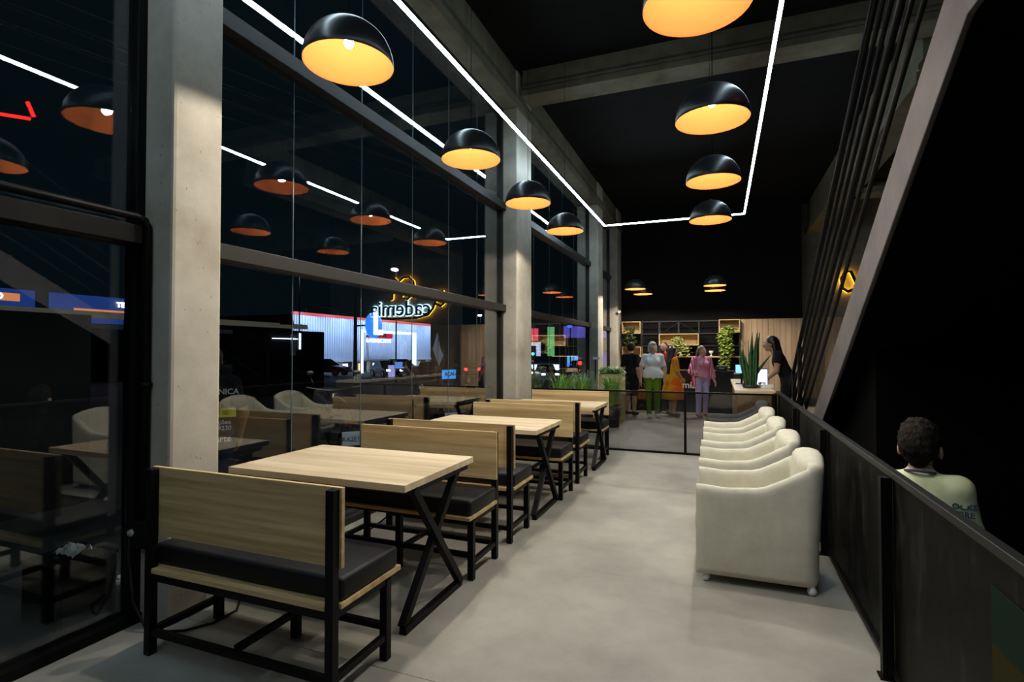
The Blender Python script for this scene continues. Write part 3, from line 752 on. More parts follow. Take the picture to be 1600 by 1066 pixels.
# ================================================================ PEOPLE (one continuous surface each)
def surface(prims, h, k=.03):
    """prims: (a, b, ra, rb, squash(x,y,z), material index); smooth union of tapered capsules meshed by surface nets"""
    lo = np.min([np.minimum(np.array(p[0]) - max(p[2], p[3]) * 1.6, np.array(p[1]) - max(p[2], p[3]) * 1.6) for p in prims], axis=0) - 2 * h
    hi = np.max([np.maximum(np.array(p[0]) + max(p[2], p[3]) * 1.6, np.array(p[1]) + max(p[2], p[3]) * 1.6) for p in prims], axis=0) + 2 * h
    n = np.ceil((hi - lo) / h).astype(int) + 1
    ax = [lo[i] + h * np.arange(n[i]) for i in range(3)]
    D = np.full(n, 9.0); 
    def dist(P, p):
        a, b, ra, rb, sq = np.array(p[0], float), np.array(p[1], float), p[2], p[3], np.array(p[4], float)
        Q = (P - a) / sq; ba = (b - a) / sq; L = max(ba @ ba, 1e-9)
        t = np.clip((Q @ ba) / L, 0, 1)
        return (np.linalg.norm(Q - t[..., None] * ba, axis=-1) - (ra + (rb - ra) * t)) * sq.min()
    for p in prims:
        m = max(p[2], p[3]) * max(p[4]) + 4 * k + 3 * h
        i0 = [int(max(0, math.floor((min(p[0][i], p[1][i]) - m - lo[i]) / h))) for i in range(3)]
        i1 = [int(min(n[i], math.ceil((max(p[0][i], p[1][i]) + m - lo[i]) / h) + 1)) for i in range(3)]
        sl = tuple(slice(a, b) for a, b in zip(i0, i1))
        G = np.stack(np.meshgrid(*[ax[i][sl[i]] for i in range(3)], indexing='ij'), -1)
        d = dist(G, p); o = D[sl]
        kk = min(k, max(p[2], p[3]) * .8) if len(p) < 7 else p[6]
        hh = np.clip(.5 + .5 * (o - d) / kk, 0, 1)
        D[sl] = o * (1 - hh) + d * hh - kk * hh * (1 - hh)
    s = D < 0
    c = np.zeros(n - 1, int)
    for dx in (0, 1):
        for dy in (0, 1):
            for dz in (0, 1): c += s[dx:n[0] - 1 + dx, dy:n[1] - 1 + dy, dz:n[2] - 1 + dz]
    act = np.argwhere((c > 0) & (c < 8)); idx = -np.ones(n - 1, int); idx[tuple(act.T)] = np.arange(len(act))
    acc = np.zeros((len(act), 3)); cnt = np.zeros(len(act))
    cor = [(x, y, z) for x in (0, 1) for y in (0, 1) for z in (0, 1)]
    for A in cor:
        for B in cor:
            if sum(abs(np.subtract(A, B))) != 1 or A > B: continue
            da = D[tuple((act + A).T)]; db = D[tuple((act + B).T)]; m = (da < 0) != (db < 0)
            t = np.where(m, da / np.where(m, da - db, 1), 0)
            pt = np.array(A) + t[:, None] * (np.array(B) - np.array(A)); acc += pt * m[:, None]; cnt += m
    V = lo + h * (act + acc / cnt[:, None])
    F = []
    for axx in range(3):
        u, v = [(1, 2), (2, 0), (0, 1)][axx]
        sl0 = [slice(None)] * 3; sl1 = [slice(None)] * 3; sl0[axx] = slice(0, -1); sl1[axx] = slice(1, None)
        a, b = s[tuple(sl0)], s[tuple(sl1)]
        E = np.argwhere(a != b); flip = a[tuple(E.T)]
        ok = (E[:, u] > 0) & (E[:, v] > 0) & (E[:, u] < n[u] - 1) & (E[:, v] < n[v] - 1); E, flip = E[ok], flip[ok]
        q = []
        for du, dv in ((1, 1), (0, 1), (0, 0), (1, 0)):
            e = E.copy(); e[:, u] -= du; e[:, v] -= dv; q.append(idx[tuple(e.T)])
        q = np.stack(q, 1); q[~flip] = q[~flip][:, ::-1]; F.append(q)
    F = np.concatenate(F)
    C = V[F].mean(1)
    best = np.full(len(C), 9.0); mi = np.zeros(len(C), int)
    for p in prims:
        d = dist(C, p); w = d < best; best[w] = d[w]; mi[w] = p[5]
    return V, F, mi
def surf_obj(name, prims, h, mats, parent=None, k=.03):
    V, F, mi = surface(prims, h, k)
    me = bpy.data.meshes.new(name); me.from_pydata(V.tolist(), [], F.tolist()); me.update()
    me.polygons.foreach_set('use_smooth', [True] * len(F)); me.polygons.foreach_set('material_index', mi.tolist())
    for m in mats: me.materials.append(m)
    o = bpy.data.objects.new(name, me); COL.objects.link(o)
    if parent: o.parent = parent
    sm = o.modifiers.new('smooth', 'SMOOTH'); sm.factor = .5; sm.iterations = 3
    return o

I3 = (1, 1, 1)
def hand(P, wrist, dirv, palm_n, side, mi):
    """palm and five unequal bent fingers; side is towards the thumb"""
    w = Vector(wrist); d = Vector(dirv).normalized(); s = Vector(side); s = (s - d * s.dot(d)).normalized(); n = d.cross(s)
    if n.dot(Vector(palm_n)) < 0: n = -n
    P.append((w, w + d * .045, .022, .026, I3, mi)); P.append((w + d * .03 + s * .018, w + d * .075 + s * .022, .017, .015, I3, mi)); P.append((w + d * .03 - s * .018, w + d * .07 - s * .022, .017, .014, I3, mi))
    for j, (o, L) in enumerate(((.032, .070), (.011, .078), (-.011, .072), (-.031, .058))):
        a = w + d * .075 + s * o; b = a + d * L * .5 + n * .006; c = b + d * L * .36 + n * .024
        P.append((a, b, .0105, .0098, I3, mi, .008)); P.append((b, c, .0098, .0085, I3, mi, .008))
    a = w + d * .022 + s * .026; b = a + d * .03 + s * .026 + n * .008; c = b + d * .03 + s * .006 + n * .012
    P.append((a, b, .013, .0115, I3, mi, .008)); P.append((b, c, .0115, .0095, I3, mi, .008))

def person(name, label, loc, rz_, J, mats, hair=None, h=.0145, width=1.0, belly=0.0, sleeve=.55, trouser=1.0, head_turn=0, wear=None, bust=0, scale=1.0, untuck=0):
    """local frame: faces -Y. mats = [skin, top, bottom, shoe, hair, white, lip]"""
    t = thing(name, label, 'person', loc, rz_); t.scale = (scale,) * 3
    D = dict(pelvis=(0, 0, .93), waist=(0, 0, 1.06), chest=(0, 0, 1.27), neck=(0, .01, 1.42), head=(0, -.015, 1.555),
             shL=(-.175, .01, 1.365), shR=(.175, .01, 1.365), elL=(-.225, .03, 1.08), elR=(.225, .03, 1.08), wrL=(-.235, -.03, .84), wrR=(.235, -.03, .84),
             hipL=(-.088, 0, .88), hipR=(.088, 0, .88), knL=(-.095, -.01, .49), knR=(.095, -.01, .49), anL=(-.10, .02, .085), anR=(.10, .02, .085), footdir=(0, -1, 0),
             handL=None, handR=None)
    D.update(J)
    v = {k: (Vector(x) if x is not None else None) for k, x in D.items()}
    P = []
    S, T, B, SH = 0, 1, 2, 3
    w = width
    P.append((v['pelvis'] + Vector((-.06 * w, 0, 0)), v['pelvis'] + Vector((.06 * w, 0, 0)), .112 * w, .112 * w, (1, .92, 1), B))
    P.append((v['waist'], v['pelvis'] + Vector((0, 0, .03)), .118 * w, .13 * w, (1.12, .86, 1), T))
    if untuck: P.append((v['pelvis'] + Vector((-.065 * w, 0, untuck)), v['pelvis'] + Vector((.065 * w, 0, untuck)), .122 * w, .122 * w, (1, .95, 1), T))
    if belly: P.append((v['waist'] + Vector((0, -.05, -.02)), v['waist'] + Vector((0, -.05, -.06)), .12 * belly, .12 * belly, (1.2, 1, 1), T))
    P.append((v['chest'], v['waist'], .135 * w, .12 * w, (1.16, .82, 1), T))
    if bust:
        for sx in (-1, 1): P.append((v['chest'] + Vector((sx * .065, -.085, -.01)), v['chest'] + Vector((sx * .065, -.09, -.02)), bust, bust, I3, T))
    P.append((v['shL'], v['shR'], .066, .066, (1, .95, 1), T)); P.append((v['chest'], (v['shL'] + v['shR']) / 2 + Vector((0, 0, .01)), .12 * w, .085, (1.15, .8, 1), T))
    P.append((v['neck'] + Vector((0, .005, -.03)), v['head'] + Vector((0, .02, -.06)), .056, .05, I3, S))
    tr = Matrix.Rotation(head_turn, 3, 'Z')
    H = v['head']
    def hp(x, y, z): return H + tr @ Vector((x, y, z))
    P.append((hp(0, .015, .035), hp(0, .02, .03), .088, .088, (.92, 1.08, 1.06), S)); P.append((hp(0, -.035, -.01), hp(0, -.045, -.075), .066, .042, (.95, 1, 1), S))
    P.append((hp(0, -.095, .005), hp(0, -.113, -.028), .011, .017, I3, S, .01))
    for sx in (-1, 1): P.append((hp(sx * .083, .012, .015), hp(sx * .086, .018, -.022), .016, .011, (.5, 1, 1.1), S, .008))
    for a, b, c, sd in (('shL', 'elL', 'wrL', -1), ('shR', 'elR', 'wrR', 1)):
        A, E, W = v[a], v[b], v[c]; m = A + (E - A) * min(1, sleeve)
        P.append((A, m, .066, .057, I3, T)); 
        if sleeve < 1: P.append((m, E, .050, .042, I3, S))
        if sleeve > 1:
            m2 = E + (W - E) * (sleeve - 1); P.append((E, m2, .052, .046, I3, T)); P.append((m2, W, .036, .027, I3, S))
        else: P.append((E, W, .042, .027, I3, S))
        hd = v['hand' + a[-1]] or (W - E); hand(P, W, hd, (0, 0, 0) if 0 else (-sd, 0, 0), (0, -1, .1), S)
    for a, b, c, sd in (('hipL', 'knL', 'anL', -1), ('hipR', 'knR', 'anR', 1)):
        A, K, N = v[a], v[b], v[c]
        f = trouser
        P.append((A, K if f >= .5 else A + (K - A) * f * 2, .095 * (w * .5 + .5), .068, I3, B))
        if f < .5: P.append((A + (K - A) * f * 2, K, .066, .056, I3, S))
        if f >= .99: P.append((K, N, .066, .052, I3, B)); 
        else: P.append((K, K + (N - K) * .4, .056, .056, I3, S)); P.append((K + (N - K) * .4, N, .056, .038, I3, S))
        fd = Vector(v['footdir']).normalized()
        P.append((N + Vector((0, 0, -.035)) - fd * .04, N + fd * .13 + Vector((0, 0, -.05)), .042, .035, (1.05, 1.05, .95), SH))
    body = surf_obj('body', P, h, [mats[0], mats[1], mats[2], mats[3]], t)
    # face
    for sx in (-1, 1):
        e = MB().ell(hp(sx * .032, -.081, .012), (.012, .010, .008), 10, 6).build('eye', mats[5], t); MB().ell(hp(sx * .032, -.0895, .012), (.0055, .0035, .0055), 8, 6).build('iris', mat('iris_dark', (.01, .008, .006), .3), e)
        MB().tube([hp(sx * .016, -.1, .034), hp(sx * .034, -.099, .039), hp(sx * .052, -.088, .033)], .0045, 6).build('eyebrow', mats[4], t)
    MB().ell(hp(0, -.098, -.058), (.025, .010, .0085), 12, 6).build('mouth', mats[6], t)
    if hair: surf_obj('hair', [(hp(*a), hp(*b), ra, rb, sq, 0) for a, b, ra, rb, sq in hair], h * .9, [mats[4]], t, k=.02)
    return t, v, hp

def cloth(name, c, r=.85): return noisy(mat(name, rough=r, spec=.15), tuple(x * .85 for x in c), c, 20, bump=.15, bscale=90)
SKIN1 = mat('skin_light', (.50, .30, .21), .55, spec=.3); SKIN2 = mat('skin_tan', (.40, .23, .15), .55, spec=.3)
EYEW = mat('eye_white', (.7, .68, .64), .3); LIP = mat('lip', (.36, .13, .11), .45)
K_BLACK = cloth('black_cotton', (.009, .009, .01)); K_WHITE = cloth('white_cotton', (.72, .73, .76)); K_GREEN = cloth('olive_green_trousers', (.12, .21, .022)); K_RED = cloth('red_cotton', (.42, .025, .04)); K_NAVY = cloth('navy_denim', (.015, .02, .04))
K_ORANGE = noisy(mat('orange_print', rough=.8, spec=.15), (.60, .34, .02), (.65, .11, .01), 2.6, lo=.44, hi=.58)
K_PINKST = mat('pink_stripe', rough=.8, spec=.15)
n, l, b = nt(K_PINKST)
tc = n.new('ShaderNodeTexCoord'); wv = n.new('ShaderNodeTexWave'); wv.bands_direction = 'X'; wv.inputs['Scale'].default_value = 7; wv.inputs['Distortion'].default_value = 1.2; cr = n.new('ShaderNodeValToRGB')
cr.color_ramp.elements[0].position = .5; cr.color_ramp.elements[0].color = (.55, .04, .13, 1); cr.color_ramp.elements[1].position = .62; cr.color_ramp.elements[1].color = (.72, .5, .54, 1)
l.new(tc.outputs['Object'], wv.inputs['Vector']); l.new(wv.outputs['Fac'], cr.inputs[0]); l.new(cr.outputs[0], b.inputs['Base Color'])
K_PINK = cloth('pink_top', (.80, .30, .42)); K_LILAC = cloth('lilac_leggings', (.45, .36, .58)); K_SNEAK = mat('dark_sneaker', (.02, .02, .022), .6); K_CREAM = mat('cream_shoe', (.6, .55, .48), .6); K_REDSH = mat('red_sneaker', (.30, .03, .04), .6)
H_BROWN = mat('hair_brown', (.022, .014, .008), .75, spec=.2); H_BOY = noisy(mat('hair_boy', rough=.8, spec=.2), (.003, .0025, .002), (.014, .010, .006), 26, vec=(1, 1, .35), bump=.9, bscale=70); H_GREY = mat('hair_grey', (.38, .37, .35), .6); H_BLACK = mat('hair_black', (.007, .006, .006), .4); H_DBLOND = mat('hair_dark_blond', (.13, .08, .045), .5)
short = lambda z=.0: [((0, .03, .055), (0, .035, .03), .097, .094, (.95, 1.05, 1.0)), ((0, -.04, .10), (0, .0, .11), .05, .06, (1.1, 1, .8))]
A = 3.14159
# man in black, back to us, looking to the reception
person('person', 'man in a black t-shirt and black shorts standing by the column', (-1.92, 12.45, 0), R(150), {}, [SKIN1, K_BLACK, K_BLACK, K_SNEAK, H_BROWN, EYEW, LIP], short(), trouser=.55, sleeve=.75, head_turn=R(25), scale=.985, width=1.05, untuck=.02)
# grey-haired woman, white shirt, green trousers
person('person', 'grey-haired woman in a white t-shirt and green trousers', (-1.40, 12.2, 0), R(12), dict(elL=(-.27, .02, 1.08), elR=(.27, .03, 1.08), wrL=(-.27, -.02, .82), wrR=(.25, -.03, .84), anL=(-.09, -.03, .085), anR=(.10, .06, .085)),
       [SKIN1, K_WHITE, K_GREEN, K_CREAM, H_GREY, EYEW, LIP], short() + [((-.075, .02, .03), (-.085, .02, -.06), .032, .03, I3), ((.075, .02, .03), (.085, .02, -.06), .032, .03, I3), ((0, .07, .0), (0, .075, -.07), .07, .06, (1.15, .8, 1))], width=1.22, belly=1.05, bust=.085, sleeve=.62, head_turn=R(14), scale=.985, untuck=.045)
# man in red behind
person('person', 'bearded man in a red t-shirt standing behind the white shirt', (-1.25, 13.12, 0), R(-8), {}, [SKIN1, K_RED, K_NAVY, K_SNEAK, H_BROWN, EYEW, LIP], [((0, .035, .05), (0, .04, .03), .0915, .09, (.94, 1.04, 1.02)), ((0, -.075, -.085), (0, -.06, -.095), .03, .034, (1.2, 1, .8))], width=1.12, sleeve=.7, head_turn=R(-10), scale=.995, untuck=.02)
# long-haired woman in orange
pt, pv, hp_ = person('person', 'woman with long dark hair in a yellow and orange dress', (-1.0, 12.55, 0), R(115), dict(elL=(-.20, -.04, 1.09), elR=(.20, -.05, 1.09), wrL=(-.17, -.16, .92), wrR=(.17, -.16, .92)), [SKIN2, K_ORANGE, K_ORANGE, K_SNEAK, H_BLACK, EYEW, LIP],
       [((0, .03, .05), (0, .035, .03), .098, .096, (.97, 1.05, 1.02)), ((0, .09, .02), (0, .12, -.25), .075, .085, (1.2, .7, 1)), ((0, .12, -.25), (0, .13, -.55), .085, .05, (1.2, .6, 1)), ((-.07, .04, .0), (-.09, .06, -.2), .04, .04, I3), ((.07, .04, .0), (.09, .06, -.2), .04, .04, I3)], trouser=.3, sleeve=.8, scale=.93)
MB().lathe([(.17, 1.02), (.20, .9), (.235, .72), (.265, .55), (.28, .42), (.272, .42), (.22, .72), (.16, 1.0)], 28).build('skirt', K_ORANGE, pt)
# woman in pink
pt, pv, hp_ = person('person', 'woman in a pink top, striped open jacket and lilac leggings', (-.38, 12.65, 0), R(30), dict(elL=(-.26, .01, 1.10), elR=(.25, .03, 1.09), wrL=(-.13, -.17, .98), wrR=(.29, -.05, .85), knL=(-.10, -.03, .49), anL=(-.13, -.06, .085), knR=(.11, .03, .49), anR=(.13, .10, .085)), [SKIN1, K_PINK, K_LILAC, K_REDSH, H_DBLOND, EYEW, LIP],
       [((0, .03, .05), (0, .035, .03), .096, .093, (.96, 1.05, 1.0)), ((-.03, .10, .0), (-.05, .12, -.16), .045, .035, I3)], sleeve=.2, bust=.07, head_turn=R(22), scale=.94)
jk = [((-.12, .05, 1.36), (-.15, .05, .80), .085, .10, (.8, .9, 1), 0), ((.12, .05, 1.36), (.15, .05, .80), .085, .10, (.8, .9, 1), 0), ((0, .075, 1.33), (0, .085, .80), .10, .12, (1.2, .55, 1), 0), ((-.175, .01, 1.37), (-.265, .01, 1.08), .078, .075, I3, 0), ((.175, .01, 1.37), (.255, .03, 1.07), .078, .075, I3, 0), ((-.265, .01, 1.08), (-.20, -.09, 1.03), .075, .068, I3, 0), ((.255, .03, 1.07), (.275, .0, .96), .075, .07, I3, 0)]
surf_obj('jacket', jk, .015, [K_PINKST], pt)
# handbag held by the woman in white
hb = thing('handbag', 'tan handbag held by the grey-haired woman', 'handbag', (-1.62, 12.08, .40))
MB().prism([(-.10, 0), (.10, 0), (.085, .22), (-.085, .22)], -.05, .05, 'y').build('bag_body', cloth('tan_leather', (.30, .12, .03), .5), hb, .02); MB().tube([(-.06, 0, .2), (-.05, 0, .33), (0, 0, .38), (.05, 0, .33), (.06, 0, .2)], .009, 8).build('handle', mat('tan_strap', (.22, .08, .02), .5), hb)
# receptionist bending over the counter, in profile
person('person', 'receptionist with long black hair in black leaning over the counter', (1.02, 10.55, 0), R(-90), dict(pelvis=(0, .09, .88), waist=(0, .05, 1.03), chest=(0, -.04, 1.22), neck=(0, -.10, 1.38), head=(0, -.17, 1.50), shL=(-.165, -.06, 1.33), shR=(.165, -.06, 1.33), elL=(-.21, -.07, 1.05), elR=(.21, -.10, 1.06), wrL=(-.17, -.25, .90), wrR=(.17, -.26, .90),
       hipL=(-.09, .09, .84), hipR=(.09, .09, .84), knL=(-.1, .03, .47), knR=(.1, .03, .47), anL=(-.1, .08, .085), anR=(.1, .08, .085)), [SKIN2, K_BLACK, K_BLACK, K_SNEAK, H_BLACK, EYEW, LIP],
       [((0, .03, .05), (0, .04, .03), .098, .096, (.97, 1.05, 1.02)), ((0, .09, .03), (0, .14, -.20), .07, .075, (1.1, .8, 1)), ((0, .14, -.20), (.0, .17, -.36), .075, .04, (1.1, .7, 1)), ((-.07, .05, .02), (-.08, .07, -.15), .035, .03, I3), ((.07, .05, .02), (.08, .07, -.15), .035, .03, I3)], sleeve=.45, scale=1.06)
# boy seen from behind beyond the railing
K_JERSEY = noisy(mat('pale_green_jersey', rough=.75, spec=.2), (.66, .70, .42), (.75, .78, .50), 14, bump=.1)
stool = thing('low_stool', 'black low stool under the seated boy beyond the railing', 'stool', (1.04, 3.56, 0))
MB().lathe([(.001, .24), (.17, .24), (.18, .28), (.17, .30), (.001, .30)], 24).build('seat', M_METAL, stool)
for k in range(4):
    a = k * math.pi / 2 + .8; MB().tube([(.12 * math.cos(a), .12 * math.sin(a), .24), (.17 * math.cos(a), .17 * math.sin(a), 0)], .014, 8).build('leg', M_METAL, stool)
by, bv, bh = person('person', 'dark-haired boy in a pale green sports jersey seen from behind', (1.03, 3.58, -.60), R(160), dict(pelvis=(0, .0, .93), waist=(0, .0, 1.04), chest=(0, 0, 1.235), neck=(0, -.01, 1.38), head=(0, -.03, 1.52), shL=(-.16, .01, 1.335), shR=(.16, .01, 1.33), elL=(-.215, -.02, 1.08), elR=(.215, -.02, 1.08), wrL=(-.14, -.2, 1.0), wrR=(.14, -.2, 1.0),
       hipL=(-.08, -.03, .90), hipR=(.08, -.03, .90), knL=(-.11, -.36, .93), knR=(.11, -.36, .93), anL=(-.11, -.34, .69), anR=(.11, -.34, .69)), [SKIN1, K_JERSEY, K_NAVY, K_SNEAK, H_BOY, EYEW, LIP],
       [((0, .03, .062), (0, .045, .035), .101, .098, (.95, 1.05, 1.03)), ((-.01, -.04, .105), (.01, .01, .125), .062, .066, (1.1, 1, .85)), ((.0, .082, .0), (0, .08, -.04), .066, .048, (1.1, .8, 1))], h=.011, sleeve=.85, head_turn=R(-8), scale=1.0)
hr_ = [c for c in by.children if c.name.startswith('hair')][0]
tx_ = bpy.data.textures.new('hair_tufts', 'CLOUDS'); tx_.noise_scale = .022; dm = hr_.modifiers.new('tufts', 'DISPLACE'); dm.texture = tx_; dm.strength = .022; dm.mid_level = .5
for sx in (-1, 1): MB().ell(bh(sx * .094, .02, -.004), (.011, .021, .034), 12, 8).build('ear', SKIN1, by)
MB().tube([Vector((.068 * math.cos(a), .012 + .072 * math.sin(a), 1.402 + .018 * math.sin(a))) for a in [k * math.pi / 9 for k in range(18)]], .008, 6, closed=True).build('collar', mat('purple_collar', (.06, .04, .12), .7), by)
text('sleeve_print', 'OCKE\nTIRE', mat('navy_print', (.02, .035, .08), .7), .04, (-.188, .066, 1.235), (R(80), 0, R(180 + 14)), by, .002, .001)

# ================================================================ OUTSIDE: STREET AT NIGHT
def gz(x, y):
    s = min(1, max(0, (-8 - x) / 6)); s = s * s * (3 - 2 * s)
    return -.06 + s * (-.0139 * (x + 5) - .0321 * (max(y, 0) - 5) + .02)
M_ASPH = noisy(mat('asphalt', rough=.7, spec=.4), (.018, .019, .021), (.04, .04, .043), 2.2, bump=.2, bscale=60)
mb = MB(); XS = [-3.1, -5, -8, -9.5, -11, -12.5, -14, -20, -30, -45, -60, -90]; YS = [-25, -10, 0, 5, 10, 20, 30, 45, 60, 80, 110]
mb.add([(x, y, gz(x, y)) for x in XS for y in YS], [(i * len(YS) + j, i * len(YS) + j + 1, (i + 1) * len(YS) + j + 1, (i + 1) * len(YS) + j) for i in range(len(XS) - 1) for j in range(len(YS) - 1)], True)
struct(mb.build('ground', M_ASPH), 'dark asphalt street and car park outside')

def emis(name, c, e): return mat(name, (.02, .02, .02), .5, emit=c, es=e)
E_COOL = emis('cool_light', (.62, .75, 1), 5); E_WHITE = emis('white_light', (.9, .95, 1), 9); E_RED = emis('red_light', (1, .03, .03), 6); E_HEAD = emis('headlight_glow', (.95, .85, 1), 16); E_BLUE = emis('blue_light', (.03, .12, 1), 4); E_CYAN = emis('cyan_light', (.05, .75, .7), 5)
E_AMBER = emis('amber_light', (1, .55, .2), 3)

# supermarket
SX = -40
sm_ = thing('supermarket_building', 'supermarket with blue-lit corrugated fascia and white pillars across the car park', 'building', (SX, 0, 0))
M_CORR = mat('corrugated_sheet', (.55, .62, .74), .5, 0)
mb = MB(); y = 41.6; V = []
while y < 68.8:
    for dy, dx in ((0, 0), (.20, 0), (.24, .06), (.34, .06)): V.append((dx, y + dy))
    y += .38
k = len(V)
mb.add([(a, b, .45) for a, b in V] + [(a, b, 5.2) for a, b in V] , [(i, i + 1, k + i + 1, k + i) for i in range(k - 1)])
mb.build('corrugated_fascia', M_CORR, sm_)
bx('red_trim', emis('red_trim_light', (.9, .06, .05), 1.1), -.1, .16, 41.6, 68.8, 5.2, 5.48, sm_); bx('roof_body', M_BLACKWALL, -24, -.02, 41.6, 68.8, .45, 5.2, sm_); bx('canopy_edge', mat('white_paint', (.7, .72, .75), .6), -.2, .25, 41.6, 68.8, .25, .48, sm_); bx('canopy_soffit', MATS['white_paint'], -6, -.2, 41.6, 68.8, .3, .4, sm_)
bx('store_wall', mat('store_blue', (.03, .06, .22), .5), -6.2, -6, 41.6, 68.8, -3, .3, sm_)
for k in range(11): bx('pillar', MATS['white_paint'], -.35, .15, 40.2 + k * 2.8, 40.75 + k * 2.8, -3, .3, sm_)
for k in range(9): bx('lit_shopfront', E_COOL if k % 3 else E_AMBER, -6, -5.95, 41.2 + k * 3.0, 42.7 + k * 3.0, -2.6, -.2, sm_)
for k in range(10): bx('canopy_lamp', E_WHITE, -.9, -.5, 41.3 + k * 2.8, 42.3 + k * 2.8, .24, .3, sm_)
for k in range(6):
    y = 43.5 + k * 4.9
    t = thing('flood_lamp', 'flood lamp washing the fascia, number %s from the kiosk side' % ('one', 'two', 'three', 'four', 'five', 'six')[k], 'lamp', (SX + 3.0, y, 5.9), group='flood lamps on the supermarket')
    bx('housing', M_METAL, -.12, .12, -.2, .2, 0, .2, t); bx('arm', M_METAL, -3.0, -.12, -.03, .03, .08, .14, t); bx('bracket', M_METAL, -3.0, -2.94, -.05, .05, -.75, .14, t)
    li = bpy.data.lights.new('flood_light', 'SPOT'); li.energy = FLOOD_W; li.color = (.50, .66, 1); li.spot_size = R(120); li.spot_blend = .8; li.shadow_soft_size = .2
    lo = bpy.data.objects.new('flood_light', li); COL.objects.link(lo); lo.parent = t; lo.location = (.05, 0, -.08); lo.rotation_euler = (0, R(52), 0)
pt_ = thing('illuminated_portal', 'white illuminated entrance frame in front of the supermarket', 'portal', (SX + 2, 0, 0))
bx('lintel', emis('portal_glow', (.75, .85, 1), 2.2), 0, .25, 49.8, 61.4, 3.62, 3.95, pt_); bx('upright', MATS['portal_glow'], 0, .25, 60.6, 61.4, -2.2, 3.62, pt_); bx('upright', MATS['portal_glow'], 0, .25, 49.8, 50.1, -2.2, 3.62, pt_)
ls = thing('round_logo_sign', 'round blue sign with a white L at the supermarket entrance', 'sign', (SX + 2.4, 51.6, 4.48))
bx('bracket', M_METAL, -2.36, 0, -.1, .1, -.1, .1, ls)
MB().tube([(0, 0, 0), (.3, 0, 0)], 1.45, 32).build('disc', emis('sign_blue', (.02, .22, .85), 1.6), ls)
MB().prism([(-.25, 1.5), (.45, 1.5), (.45, -.5), (1.5, -.5), (1.5, -1.1), (-.25, -1.1)], .3, .42, 'x').build('letter', emis('sign_white', (.8, .9, 1), 3), ls)
bs = thing('supermarket_name_board', 'red name board with a row of white letters above the shopfront', 'sign', (SX + 2, 0, 0))
bx('red_board', emis('board_red', (.55, .01, .05), 1.2), 0, .15, 51.3, 56.0, 3.04, 3.6, bs); text('white_lettering', 'SUPERMERCADOS', E_COOL, .62, (.2, 53.1, 2.68), (R(90), 0, R(90)), bs, .01, .0); text('dark_lettering', 'HIPER', M_LETTER, .62, (.18, 53.6, 3.32), (R(90), 0, R(90)), bs, .01, .03, spacing=1.4); bx('bracket', M_METAL, -1.9, 0, 53.5, 53.7, 3.2, 3.4, bs)

# shop with lit fascia signs (seen through the nearest bay)
sh = thing('sports_shop_building', 'shop with lit blue fascia boards across the street', 'building', (-30, 0, 0))
bx('wall', M_BLACKWALL, -6, 0, -6, 24, -1, 3.0, sh); bx('canopy_edge', MATS['white_paint'], -.3, .3, 5, 27, 2.62, 2.85, sh)
for y0, y1, tx, lab in ((6.5, 15.0, 'ESPORTIVO', 0), (15.6, 22.5, 'TENIS', 1)):
    b_ = bx('fascia_board', emis('fascia_blue', (.02, .06, .3), .7), 0, .12, y0, y1, 2.9, 4.3, sh)
    bx('orange_stripe', emis('stripe_orange', (.9, .30, .12), .9), .13, .16, y0 + (1 if lab else 4.2), y1 - .6, 3.35 if lab else 3.75, 3.62 if lab else 4.1, sh)
    text('lettering', tx, E_WHITE, .36, (.18, (y0 + y1) / 2 + (0 if lab else 2.1), 3.93), (R(90), 0, R(90)), sh, .01, .01)
text('lettering', 'APENAS', E_COOL, .32, (.18, 12.6, 3.45), (R(90), 0, R(90)), sh, .01, .01); text('lettering', 'NO', E_COOL, .8, (.18, 12.4, 2.98), (R(90), 0, R(90)), sh, .01, .02)
for y in (10.5, 20.5): bx('sign_lamp', E_WHITE, .5, .7, y, y + .5, 4.45, 4.5, sh)

# kiosk with cream beam
kk = thing('black_kiosk', 'black kiosk with a cream beam and white light strips outside the window', 'kiosk', (-16, 0, 0))
bx('cream_beam', mat('glowing_cream_paint', (.55, .50, .38), .6, emit=(.55, .48, .36), es=.10), -.1, .1, 3.5, 17.4, 2.38, 2.56, kk); bx('body', noisy(mat('kiosk_black', rough=.8, spec=.2), (.003, .004, .004), (.006, .008, .008), 1.2), -1.8, 0, 15.4, 18.5, -.6, 2.3, kk)  # the beam's paint glows faintly, standing in for light falling on it
bx('light_strip', E_COOL, .02, .06, 17.0, 17.06, 1.55, 2.2, kk); bx('light_strip', E_COOL, .02, .06, 15.6, 16.9, 1.95, 1.98, kk); bx('white_board', MATS['white_paint'], .02, .05, 16.55, 16.8, 1.3, 2.15, kk)
for y in (4, 10.2): bx('post', M_METAL, -.06, .06, y, y + .12, -.3, 2.38, kk)
MB().lathe([(.001, .36), (.16, .33), (.27, .2), (.3, .02), (.27, .0)], 20, (.1, 16.2, 2.5)).build('dome_lamp', M_METAL, kk)
sb = thing('service_cabinet', 'tall black cabinet outside the nearest window bay', 'cabinet', (-6, 0, -.06))
bx('body', MATS['kiosk_black'], -1.0, 0, -.8, 3.5, 0, 1.9, sb, .01); bx('door', M_BLACKWALL, 0, .02, .2, 1.7, .1, 1.8, sb); bx('handle', M_METAL, .02, .05, 1.6, 1.63, .9, 1.1, sb)
bxo = thing('low_black_crate', 'low black crate outside holding a crumpled tissue', 'crate', (-3.52, 1.96, -.06))
for s in (-1, 1): bx('side', M_BLACKWALL, -.16, .16, s * .14 - .012, s * .14 + .012, 0, .33, bxo)
